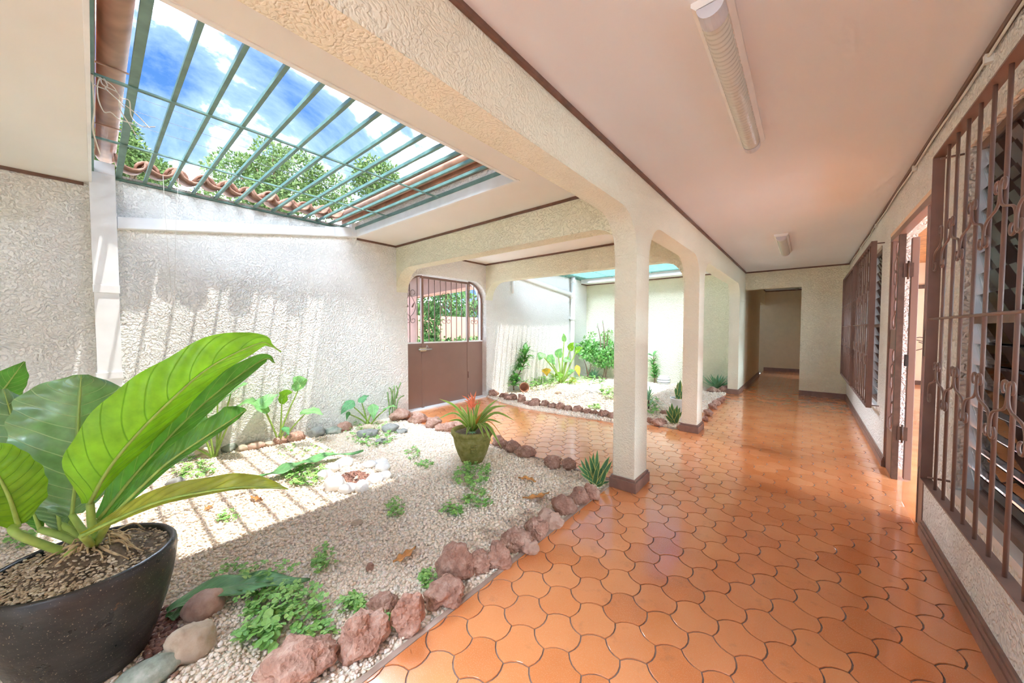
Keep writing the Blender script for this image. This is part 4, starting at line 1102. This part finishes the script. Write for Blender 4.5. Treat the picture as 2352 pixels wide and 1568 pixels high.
def big_leaf(pp, wl, wr, mat, fl, fr, wave=.006, nrm=None, pet=None, tw=0.0, rib=.006, lime=False):
    pts = [dp(u, v, d) for u, v, d in pp]; mid = pts[len(pts) // 2]; nn = nrm if nrm is not None else tocam(mid)
    lf_ = leaf_mb(pts, wl, wr, nn, fl, fr, wave, 48, 8, 5, tw, .03).build('leaf', mat, ant, True)
    P = catmull(pts, 26); nv = Vector(nn if not callable(nn) else nn(.5))
    MB().tube([p + nv * rib * .55 for p in P], [rib * (1.25 - 1.05 * i / 26) for i in range(27)], 6).build('midrib', 'petiole', lf_, True)
    b = pet or [CR + Vector((random.uniform(-.03, .03), random.uniform(-.03, .03), -.04)), (CR + pts[0]) / 2 + Vector((0, 0, -.015)), pts[0]]
    MB().tube(catmull(b, 10), [.0145 - .0003 * i for i in range(11)], 8).build('petiole', 'petiole', ant, True)
    return lf_
up = Vector((0, 0, 1))
big_leaf([(207, 1155, 1.37), (246, 1083, 1.37), (307, 1006, 1.39), (394, 918, 1.43), (485, 841, 1.49), (592, 789, 1.56), (622, 794, 1.58), (646, 808, 1.59)],
         [.02, .115, .15, .155, .125, .105, .035, .008, .003], [.02, .09, .13, .135, .115, .09, .03, .008, .003], 'anthurium_lime', .10, -1.08, .008)
big_leaf([(228, 1192, 1.42), (335, 1062, 1.50), (470, 925, 1.62), (600, 828, 1.76), (632, 833, 1.78)], [.02, .07, .085, .08, .055, .02, .003], [.02, .07, .08, .07, .05, .02, .003], 'anthurium_leaf', -.35, .95, .006)
big_leaf([(256, 1186, 1.33), (372, 1074, 1.36), (452, 1016, 1.41), (535, 962, 1.46), (566, 940, 1.48)], [.012, .035, .045, .055, .055, .015], [.01, .03, .035, .03, .02, .005], 'anthurium_leaf', .1, .9, .014)
big_leaf([(190, 1230, 1.28), (258, 1197, 1.27), (372, 1150, 1.27), (517, 1122, 1.30), (600, 1118, 1.33), (662, 1123, 1.35)], [.012, .022, .045, .05, .05, .03, .003], [.01, .014, .02, .018, .012, .008, .002], 'anthurium_old', .05, .8, .008)
big_leaf([(165, 1182, 1.46), (172, 1110, 1.49), (178, 1000, 1.52), (183, 920, 1.53), (187, 860, 1.54)], [.03, .07, .10, .125, .145, .16, .172, .18, .185, .185, .178, .165, .14, .10, .02], [.03, .065, .09, .11, .13, .14, .15, .155, .16, .158, .152, .142, .12, .085, .02], 'anthurium_glossy', -.12, -.12, .012, None)
big_leaf([(118, 1190, 1.44), (78, 1090, 1.47), (38, 990, 1.50), (8, 893, 1.52)], [.03, .10, .14, .15, .15, .13, .09, .01], [.025, .07, .10, .12, .125, .11, .08, .01], 'anthurium_glossy', -.15, -.2, .01)
big_leaf([(-70, 1000, 1.75), (0, 905, 1.80), (56, 830, 1.83)], [.05, .065, .067, .062, .045, .004], [.05, .065, .067, .062, .045, .004], 'anthurium_leaf', -.1, -.1, .004)
big_leaf([(42, 1205, 1.30), (20, 1140, 1.25), (-18, 1070, 1.22), (-60, 1010, 1.2)], [.02, .09, .115, .11, .08, .01], [.02, .075, .09, .085, .06, .01], 'anthurium_lime', .1, .15, .006, None,
         [CR + Vector((-.02, -.05, -.05)), dp(60, 1236, 1.29), dp(28, 1215, 1.28), dp(42, 1205, 1.30)])
big_leaf([(92, 1215, 1.40), (75, 1170, 1.42), (62, 1130, 1.44)], [.01, .03, .035, .02], [.01, .03, .035, .02], 'anthurium_leaf', .1, .1, .002)
big_leaf([(140, 1222, 1.42), (128, 1150, 1.46), (118, 1085, 1.5)], [.01, .05, .06, .03], [.01, .05, .06, .03], 'anthurium_glossy', .1, .1, .002)
MB().tube(catmull([CR + Vector((.0, -.02, -.05)), CR + Vector((.03, -.05, -.02)), CR + Vector((.06, -.075, -.015))], 8), [.006, .012, .018, .022, .024, .022, .017, .010, .003], 8).build('bud', 'petiole', ant, True)

# ---- mossy pot with the bromeliad
bpos = gp(1085, 1068, 0); bf = Vector((bpos.x, bpos.y, 0)).normalized(); BP = bpos + bf * .10
mpot = thing('moss_pot', 'mossy green ribbed clay pot standing on the gravel', 'pot')
prf = [(0, .0), (.098, .0), (.108, .012), (.146, .09), (.176, .18), (.190, .25), (.193, .28), (.212, .292), (.216, .318), (.208, .334), (.186, .334), (.178, .318), (.17, .28)]
MB().lathe(prf, 40, BP).build('body', 'moss_pot', mpot, True)
MB().lathe([(0, .305), (.08, .308), (.175, .30)], 30, BP).build('soil', 'soil', mpot, True)
for k in range(8):
    a = math.pi / 4 * k + .25
    MB().tube([BP + Vector(((rr + .004) * math.cos(a + da), (rr + .004) * math.sin(a + da), z)) for rr, z, da in ((.096, .012, .10), (.124, .08, .05), (.150, .16, .02), (.166, .23, 0))], [.011, .009, .009, .012], 6).build('rib', 'moss_pot', mpot, True)
MB().lathe([(.196, .266), (.201, .275), (.196, .284)], 40, BP).build('band', 'moss_pot', mpot, True)
ca = math.atan2(-BP.y, -BP.x)
for k in range(9):
    for_a = ca + .09 + (k % 3 - 1) * .11; zz = .215 - (k // 3) * .026
    rr = .146 + (zz - .09) * .33
    s_ = MB(); bm = bmesh.new(); bmesh.ops.create_icosphere(bm, subdivisions=1, radius=.016)
    s_.add([BP + Vector(((rr + .006) * math.cos(for_a), (rr + .006) * math.sin(for_a), zz)) + x.co for x in bm.verts], [tuple(q.index for q in ff.verts) for ff in bm.faces]); bm.free()
    s_.build('grape_boss', 'moss_pot', mpot, True)
bro = thing('bromeliad', 'bromeliad with arching striped leaves and a coral flower in the mossy pot', 'plant')
bb = BP + Vector((0, 0, .308)) - bf * .02; bd = depth_of(bb)
tips = [(1008, 915, -.05, .16), (1004, 963, -.15, .30), (1038, 940, .05, .25), (1030, 966, -.1, .2), (1056, 930, .12, .12), (1048, 955, .1, .25), (1072, 925, -.1, .05), (1082, 935, .12, .05), (1098, 918, .1, .05), (1104, 921, -.08, .06), (1118, 938, .1, .1),
        (1146, 914, .06, .12), (1140, 930, -.12, .15), (1167, 931, .12, .2), (1133, 942, -.1, .15), (1184, 966, .02, .3), (1157, 974, -.15, .22), (1131, 1018, -.2, .45), (1153, 1030, -.12, .42), (1112, 1005, -.25, .4), (1070, 1000, -.2, .3), (1088, 950, -.2, .1)]
for u, v, dd, lf_ in tips:
    strap(bro, 'leaf', bb + Vector((random.uniform(-.015, .015), random.uniform(-.015, .015), 0)), dp(u, v, bd + dd), random.uniform(.016, .024), 'brom_leaf', lf_, lambda t: Vector((0, 0, 1)) + tocam(bb) * .6, 14)
for u, v, dd in ((1102, 960, 0), (1108, 945, -.05), (1094, 962, -.06)):
    strap(bro, 'leaf', bb, dp(u, v, bd + dd), .014, 'brom_orange', .05, lambda t: tocam(bb), 8)
fb = dp(1086, 935, bd)
MB().tube(catmull([bb, dp(1090, 965, bd), fb], 8), .006, 6).build('flower_stem', 'stem_green', bro, True)
for u, v in ((1061, 908), (1075, 905), (1080, 900), (1094, 897), (1071, 925), (1100, 925), (1066, 918), (1086, 906), (1064, 933)):
    strap(bro, 'bract', fb + Vector((0, 0, random.uniform(-.03, .03))), dp(u, v, bd + random.uniform(-.05, .05)), .0085, 'brom_red', .12, lambda t: tocam(fb), 8)
strap(bro, 'leaf', bb, dp(1163, 1018, bd - .05), .006, 'brom_orange', .45, lambda t: tocam(bb), 14)
for k in range(9):
    a = k * .7; q = BP + Vector((0, 0, .325)) - bf * .14
    strap(bro, 'succulent_leaf', q, q + Vector((.05 * math.cos(a), .05 * math.sin(a), .01)), .008, 'agave_leaf', .15, (0, 0, 1), 6)

# ---- snake plants
def snake(label, u, v, blades, z=0.0, group='snake plants', base=None):
    p = base or gp(u, v, z); d = depth_of(p); o = thing('snake_plant', label, 'plant', group)
    for tu, tv, dd, w in blades:
        b = p + Vector((random.uniform(-.035, .035), random.uniform(-.03, .03), -.005)); t = dp(tu, tv, d + dd)
        strap(o, 'leaf', b, t, w, 'snake_leaf', -.02, lambda tt: tocam(p) + Vector((random.uniform(-.01, .01), 0, 0)), 10, (.55, .9, 1, .95, .75, .03), .25)
    return o
snake('yellow edged snake plant at the foot of the nearest column', 1368, 1112,
      [(1327, 1068, 0, .018), (1334, 1055, .05, .018), (1344, 1050, .08, .02), (1354, 1046, -.02, .021), (1363, 1040, .02, .022), (1372, 1033, .03, .019), (1377, 1060, -.06, .02), (1385, 1066, .05, .02), (1400, 1048, .05, .024), (1406, 1058, .02, .02), (1348, 1075, -.08, .016), (1372, 1073, -.09, .022), (1392, 1078, -.05, .02), (1332, 1085, -.05, .015), (1402, 1105, -.02, .012), (1386, 1110, -.1, .012)])
snake('yellow edged snake plant at the foot of the second column', 1548, 975,
      [(1530, 940, 0, .025), (1537, 932, .05, .03), (1543, 925, .1, .03), (1549, 938, -.05, .03), (1556, 930, 0, .03), (1562, 935, .05, .028), (1566, 945, 0, .025), (1528, 953, -.05, .022), (1560, 948, -.08, .03)])
wp = gp(1560, 945, .015); d_ = depth_of(wp)
pw = thing('white_pot', 'white plastic pot half hidden by the second column', 'pot')
MB().lathe([(0, 0), (.10, 0), (.115, .1), (.13, .2), (.138, .205), (.138, .225), (.125, .225), (.12, .2)], 28, wp).build('body', 'white_ceramic', pw, True)
MB().lathe([(0, .2), (.122, .2)], 20, wp).build('soil', 'soil', pw)
snake('snake plant growing in the white pot behind the second column', 1560, 920,
      [(1551, 890, 0, .03), (1557, 878, .05, .035), (1563, 872, 0, .035), (1569, 882, .06, .03), (1553, 905, -.05, .03), (1566, 898, -.06, .035), (1574, 895, 0, .03)], .2, 'snake plants', wp + Vector((0, 0, .2)))
jr = thing('white_jar', 'white glazed jar standing against the far garden wall', 'jar', None)
jp = gp(1524, 882, .015)
MB().lathe([(0, 0), (.11, 0), (.14, .03), (.15, .08), (.14, .14), (.12, .17), (.13, .19), (.135, .2), (.12, .2), (.11, .17)], 26, jp).build('body', 'white_ceramic', jr, True)
for zz in (.05, .11): MB().lathe([(.15, zz), (.154, zz + .008), (.15, zz + .016)], 26, jp).build('band', 'grey_stone', jr, True)

# ---- taros
HEART = [.10, .62, .92, 1, .92, .74, .5, .25, .02]
def taro(label, u, v, leaves, z=0.0, cat='plant', mats=('taro_leaf', 'taro_dark'), group='elephant ear plants', rad=.009):
    p = gp(u, v, z); p.x = max(p.x, XW + .10); d = depth_of(p); o = thing('elephant_ear', label, cat, group)
    for i, (au, av, tu, tv, dd, w, mi, face) in enumerate(leaves):
        a = dpc(au, av, d + dd); t = dpc(tu, tv, d + dd - .08); ax = (t - a); back = a - ax * .35
        nn = tocam(a) * face + up * (1 - face)
        ws = [w * x for x in HEART]
        lf_ = leaf_mb([back, a + up * .004, (a + t) / 2 + up * .02, t], ws, ws, nn, .18, .18, .006, 20, 6, 3).build('leaf', mats[mi] if isinstance(mi, int) else mi, o, True)
        b = p + Vector((random.uniform(-.03, .03), random.uniform(-.03, .03), 0))
        MB().tube(catmull([b, b.lerp(a, .5) + up * .05 * (a - b).length + (b - a) * .05, a], 10), [rad * (1.3 - .06 * k) for k in range(11)], 6).build('petiole', 'petiole', o, True)
    return o
taro('elephant ear plant with a lime green leaf against the sunlit wall', 626, 1008,
     [(648, 915, 672, 900, 0, .075, 'anthurium_lime', .75), (690, 885, 672, 868, .15, .10, 0, .7), (706, 945, 742, 952, -.05, .085, 0, .35), (605, 938, 560, 920, .1, .10, 0, .35), (602, 928, 640, 905, .2, .09, 0, .4), (655, 985, 664, 1000, -.12, .04, 1, .5)])
taro('elephant ear plant half hidden behind the anthurium leaves', 490, 1045,
     [(530, 905, 570, 880, .1, .12, 0, .4), (470, 935, 420, 905, .1, .12, 0, .5), (545, 935, 590, 920, 0, .12, 0, .4), (455, 965, 440, 1000, -.1, .10, 0, .6), (385, 1010, 360, 1050, -.1, .09, 0, .6), (500, 905, 480, 870, .25, .1, 1, .5)])
taro('small elephant ear plant beside the gate', 842, 972,
     [(805, 928, 782, 952, .05, .075, 1, .55), (830, 920, 848, 908, .1, .05, 1, .45), (857, 937, 858, 965, -.05, .075, 0, .75), (888, 938, 912, 934, 0, .055, 0, .3), (800, 950, 796, 966, -.1, .03, 1, .7)])
taro('elephant ear cluster with yellowing leaves in the far bed', 1290, 880,
     [(1245, 815, 1238, 828, 0, .12, 0, .6), (1262, 822, 1275, 838, -.1, .12, 0, .6), (1282, 815, 1290, 800, .1, .11, 0, .6), (1310, 800, 1318, 786, 0, .09, 'anthurium_lime', .6), (1325, 805, 1340, 798, .1, .10, 'anthurium_lime', .5), (1300, 825, 1312, 832, 0, .1, 0, .6),
      (1284, 860, 1282, 878, -.1, .10, 'anthurium_lime', .8), (1255, 850, 1256, 864, 0, .11, 'yellow_leaf', .8), (1326, 845, 1331, 866, 0, .07, 'yellow_leaf', .85), (1318, 872, 1306, 880, -.1, .09, 'anthurium_old', .7), (1296, 780, 1294, 765, .2, .06, 0, .6), (1308, 855, 1320, 852, 0, .08, 0, .5)], .015, 'plant', ('taro_leaf', 'taro_dark'), 'elephant ear plants', .02)

# ---- slim stick plant, euphorbias, bush, agave
o = thing('stick_plant', 'leafless pencil stem succulent beside the gate', 'plant'); sb = gp(902, 955, 0); sd = depth_of(sb)
for pts in ([(895, 955), (893, 925), (890, 900)], [(900, 955), (902, 920), (898, 895), (893, 890)], [(905, 955), (908, 915), (912, 900), (921, 878)], [(908, 955), (913, 922), (920, 912), (928, 908)], [(903, 930), (906, 905), (905, 885)], [(910, 915), (914, 898), (910, 885)], [(897, 940), (900, 910), (903, 893)]):
    MB().tube(catmull([dpc(u, v, sd + random.uniform(-.05, .05)) for u, v in pts], 8), .009, 6).build('stem', 'stem_green', o, True)
def whorl(label, path, levels, L, w, mat, name='leafy_shrub', n=11):
    p = gp(*path[0], .015); d = depth_of(p); P = catmull([dpc(u, v, d) for u, v in path], 20); o = thing(name, label, 'plant')
    MB().tube(P, [.016 - .0005 * i for i in range(21)], 7).build('stem', 'bark', o, True)
    for t in levels:
        c = P[int(t * 20)]
        for k in range(n):
            a = random.uniform(0, 6.28); el = random.uniform(-.3, .9); l = L * random.uniform(.7, 1.1)
            strap(o, 'leaf', c, c + Vector((l * math.cos(a) * math.cos(el), l * math.sin(a) * math.cos(el), l * math.sin(el))), w, mat, .12, (0, 0, 1), 6, (.4, 1, .9, .5, .03))
    return o
whorl('narrow leaved shrub on a bare stem against the far white wall', [(1182, 886), (1190, 862), (1202, 838), (1208, 806)], (.5, .6, .7, .8, .9, 1), .27, .03, 'euphorbia_leaf', n=13)
whorl('low leafy shrub behind the lava rocks next to the gate', [(1180, 896), (1180, 880), (1186, 868)], (.3, .7, 1), .24, .04, 'euphorbia_leaf', n=13)
whorl('tall leafy plant with an orange bloom against the far cream wall', [(1504, 880), (1503, 850), (1500, 815)], (.2, .35, .5, .65, .8, .95), .24, .026, 'euphorbia_leaf', n=12)
fl_ = dpc(1502, 806, depth_of(gp(1504, 880, .015))); 
whorl('thin grassy plant at the edge of the far bed', [(1490, 940), (1490, 920), (1492, 910)], (.1, .5, .9), .32, .012, 'agave_leaf', n=8)
bu = thing('leafy_bush', 'dense round leafed bush in the corner of the far bed', 'bush'); bp_ = gp(1385, 872, .015); bdp = depth_of(bp_)
cs_ = [dpc(u, v, bdp + dd, .27) for u, v, dd in ((1350, 812, 0), (1375, 800, .2), (1392, 815, -.2), (1372, 825, 0), (1340, 800, .1), (1404, 800, .2), (1395, 830, 0), (1355, 795, .2), (1415, 815, 0))]
V, q = leaf_cloud([(c.x, c.y, c.z, .24) for c in cs_], 2200, .085, 31); np_mesh('foliage', V, q, 'bush_leaf', bu)
V, q = leaf_cloud([(c.x, c.y, c.z, .10) for c in [dpc(u, v, bdp + .3) for u, v in ((1348, 778), (1360, 768), (1352, 790), (1395, 780), (1400, 765), (1385, 770))]], 260, .06, 32); np_mesh('young_shoots', V, q, 'weed', bu)
for u, v, u2, v2 in ((1383, 875, 1388, 838), (1388, 875, 1394, 835), (1392, 875, 1385, 830), (1350, 865, 1345, 838), (1348, 865, 1358, 835), (1349, 858, 1340, 825), (1380, 800, 1372, 745), (1388, 800, 1384, 735), (1392, 800, 1396, 755)):
    MB().tube(catmull([dpc(u, v, bdp), dpc((u + u2) / 2 + 2, (v + v2) / 2, bdp), dpc(u2, v2, bdp)], 8), [.018 - .0015 * i for i in range(9)], 6).build('stem', 'bark', bu, True)
for uu, vv in ((1372, 745), (1384, 735), (1396, 755)):
    for k in range(7):
        c = dpc(uu + random.uniform(-2, 2), vv + k * 7, bdp); a = random.uniform(0, 6.28)
        strap(bu, 'leaf', c, c + Vector((.07 * math.cos(a), .07 * math.sin(a), .03)), .012, 'taro_leaf', .1, (0, 0, 1), 5)
ag = thing('agave', 'pale green agave rosette in front of the farthest column', 'plant'); ap = gp(1646, 893, .03) + Vector((0, 0, .02))
for k in range(26):
    a = k * 2.4; el = .25 + .9 * (k / 26); l = .42 * (1.05 - .35 * k / 26)
    strap(ag, 'leaf', ap, ap + Vector((l * math.cos(a) * math.cos(el), l * math.sin(a) * math.cos(el), l * math.sin(el) + .03)), .035, 'agave_leaf', -.04, (0, 0, 1), 8, (.6, .9, 1, .8, .45, .02))
a2 = thing('agave', 'small blue green agave low in the corner of the far bed', 'plant'); ap = gp(1362, 868, .03)
for k in range(22):
    a = k * 2.4; el = .2 + .9 * (k / 22); l = .3
    strap(a2, 'leaf', ap, ap + Vector((l * math.cos(a) * math.cos(el), l * math.sin(a) * math.cos(el), l * math.sin(el) + .03)), .035, 'agave_leaf', .0, (0, 0, 1), 6, (.6, .9, 1, .8, .4, .02))
tp = thing('broken_pot', 'toppled terracotta pot behind the lava rocks next to the gate', 'pot'); tpp = gp(1187, 893, .05)
MB().lathe([(0, 0), (.07, 0), (.095, .14), (.105, .14), (.105, .17), (.092, .17), (.08, .12)], 20, (0, 0, 0)).build('body', 'terracotta_paint', tp, True)
tp.location = tpp + Vector((0, 0, .045)); tp.rotation_euler = (1.35, 0, .9)

# ---- weeds and fallen leaves
def weed(label, u, v, ru, rv, n, size, seed, hmax=.05, z=0.0, mat='weed'):
    rd = random.Random(seed); V = []; Fq = []
    for i in range(n):
        a = rd.uniform(0, 6.28); r_ = math.sqrt(rd.random())
        p = gp(u + ru * r_ * math.cos(a), v + rv * r_ * math.sin(a), z); h = rd.uniform(.25, 1) * hmax
        if p.x > -1.31 and p.y < 2.9: continue
        top = p + Vector((rd.uniform(-.02, .02), rd.uniform(-.02, .02), h)); s_ = size * rd.uniform(.75, 1.4); a0 = rd.uniform(0, 6.28)
        tx, ty = rd.uniform(-.45, .45), rd.uniform(-.45, .45)
        for k in range(3):
            aa = a0 + k * 2.094; dx, dy = math.cos(aa), math.sin(aa)
            ring_ = [(0.0, 0), (.35, .42), (.75, .52), (1.02, .25), (.95, 0), (1.02, -.25), (.75, -.52), (.35, -.42)]
            b = len(V)
            for (l, w) in ring_:
                x = (dx * l - dy * w) * s_; y = (dy * l + dx * w) * s_; V.append((top.x + x, top.y + y, top.z + x * tx + y * ty - abs(w) * s_ * .25))
            Fq.append((b, b + 1, b + 2, b + 3, b + 4, b + 5, b + 6, b + 7))
        b = len(V); V += [tuple(p + Vector((-.0012, 0, -.01))), tuple(p + Vector((.0012, 0, -.01))), tuple(top + Vector((.0008, 0, 0))), tuple(top + Vector((-.0008, 0, 0)))]; Fq.append((b, b + 1, b + 2, b + 3))
    m = MB(); m.v = V; m.f = Fq
    return tag(m.build('clover_patch', mat), label, 'weed', 'clover weeds in the gravel', 'stuff')
weeds = [('large clover patch in front of the long fallen leaf', 650, 1400, 105, 42, 150, .020, .07), ('dark clover clump lowest on the gravel', 590, 1470, 45, 26, 26, .030, .07), ('clover growing over the long fallen leaf', 590, 1330, 90, 26, 60, .017, .09),
         ('light clover tuft just beyond the long fallen leaf', 740, 1292, 22, 26, 40, .015, .06), ('clover tuft in the middle of the open gravel', 908, 1172, 20, 24, 46, .015, .05), ('clover patch at the foot of the mossy pot', 1085, 1098, 45, 26, 120, .020, .07),
         ('clover patch below the mossy pot and its weeds', 1095, 1150, 34, 20, 60, .018, .05), ('clover tuft nearer the ring than the mossy pot weeds', 1040, 1172, 26, 16, 40, .016, .05), ('small clover tuft beside the biggest lava rock', 985, 1336, 26, 20, 34, .018, .05),
         ('compact clover tuft between gravel and lava rocks', 813, 1396, 28, 18, 40, .018, .05), ('tiny clover tuft in front of the anthurium leaf', 522, 1190, 24, 14, 26, .014, .03), ('mossy clover mat beside the white stone ring', 700, 1092, 50, 28, 190, .018, .05),
         ('clover patch between the border stones near the gate', 850, 1000, 60, 30, 150, .020, .06), ('small clover tuft above the white stone ring', 948, 1045, 18, 14, 30, .018, .05), ('clover tuft between ring and mossy pot', 975, 1068, 18, 9, 26, .016, .04),
         ('clover along the foot of the wall behind the anthurium', 445, 1075, 60, 30, 90, .020, .06), ('clover low beside the pebble edge of the lying leaf', 720, 1455, 50, 24, 30, .018, .04), ('pale weeds spread near the stones at the wall', 700, 1040, 70, 18, 60, .016, .03),
         ('small weed by the second lava rock', 890, 1445, 14, 18, 8, .026, .07), ('small weeds behind the black pot', 40, 1245, 45, 12, 30, .02, .06)]
for k, (lb, u, v, ru, rv, n, s_, h) in enumerate(weeds): weed(lb, u, v, ru, rv, n, s_, 300 + k, h)
weed('bright weeds spreading at the foot of the far white wall', 1235, 885, 50, 14, 170, .03, 330, .22, .015)
weed('weeds at the corner of the far bed by the nearest column', 1398, 905, 22, 16, 90, .03, 331, .16, .015)
weed('weeds between the two nearer columns', 1500, 935, 12, 22, 40, .03, 332, .12, .015)
weed('ground cover under the bush of the far bed', 1340, 878, 50, 8, 120, .035, 333, .12, .015)
weed('weed tuft among the lava rocks of the far bed', 1365, 938, 14, 6, 34, .025, 334, .06, .015)
def lying(label, pp, w, mat, name='fallen_leaf', cat='leaf', z=.04, wave=.01, fold=.25, zs=None):
    pts = [gp(u, v, (zs[i] if zs else z)) for i, (u, v) in enumerate(pp)]; ws = [w * x for x in (.15, .7, 1, 1, .85, .55, .02)]
    m = leaf_mb(pts, ws, ws, (0, 0, 1), fold, fold, wave, 24, 6, 3); o = m.build(name, mat, None, True)
    s_ = o.modifiers.new('thickness', 'SOLIDIFY'); s_.thickness = .0015
    return tag(o, label, cat)
lying('long green fallen leaf lying on the gravel beside the black pot', [(383, 1405), (450, 1368), (540, 1345), (620, 1335), (712, 1332)], .085, 'fallen_leaf', zs=[.03, .05, .06, .05, .03])
lying('second green fallen leaf tucked under the round pink stone', [(380, 1418), (430, 1400), (490, 1385)], .05, 'fallen_leaf', zs=[.015, .02, .015])
lying('long pale leaf lying across the moss beside the white stones', [(592, 1098), (660, 1075), (740, 1050), (835, 1036)], .075, 'fallen_leaf', zs=[.06, .07, .06, .05], wave=.02)
for lb, pp, w in (('dry orange leaf on the gravel nearest the column', [(1200, 1144), (1235, 1142), (1262, 1130)], .03), ('dry curled leaf in the middle of the gravel', [(903, 1292), (930, 1278), (955, 1255)], .03), ('dry leaf on the gravel below the mossy pot', [(1190, 1098), (1212, 1100), (1232, 1106)], .03),
                  ('dry leaf at the wall under the elephant ears', [(690, 1000), (698, 990), (703, 978)], .03), ('small dry leaf beside the anthurium leaf tip', [(575, 1140), (590, 1146), (605, 1148)], .02), ('small dry leaf near the clover tuft', [(470, 1172), (480, 1165), (490, 1158)], .018)):
    lying(lb, pp, w, 'dry_leaf', 'dry_leaf', 'dry leaf', .02, .008, .5)

# keep foliage clear of the masonry it grows against
def clear(o):
    for c in [o] + list(o.children):
        if c.type == 'MESH':
            n = len(c.data.vertices); co = np.empty(n * 3, dtype=np.float32); c.data.vertices.foreach_get('co', co); co = co.reshape(-1, 3)
            rnd_ = np.random.default_rng(1).uniform(.012, .03, n)
            co[:, 0] = np.maximum(co[:, 0], XW + rnd_); co[:, 1] = np.minimum(co[:, 1], 9.07 - rnd_)
            m_ = (co[:, 1] > 8.3) & (co[:, 0] > XG - .02); co[m_, 0] = XG - .02
            c.data.vertices.foreach_set('co', co.ravel()); c.data.update()
for o in list(COL.objects):
    if o.name.split('.')[0] in ('elephant_ear', 'leafy_shrub', 'leafy_bush', 'clover_patch', 'stick_plant', 'agave'): clear(o)
tp.location.x = XW + .2
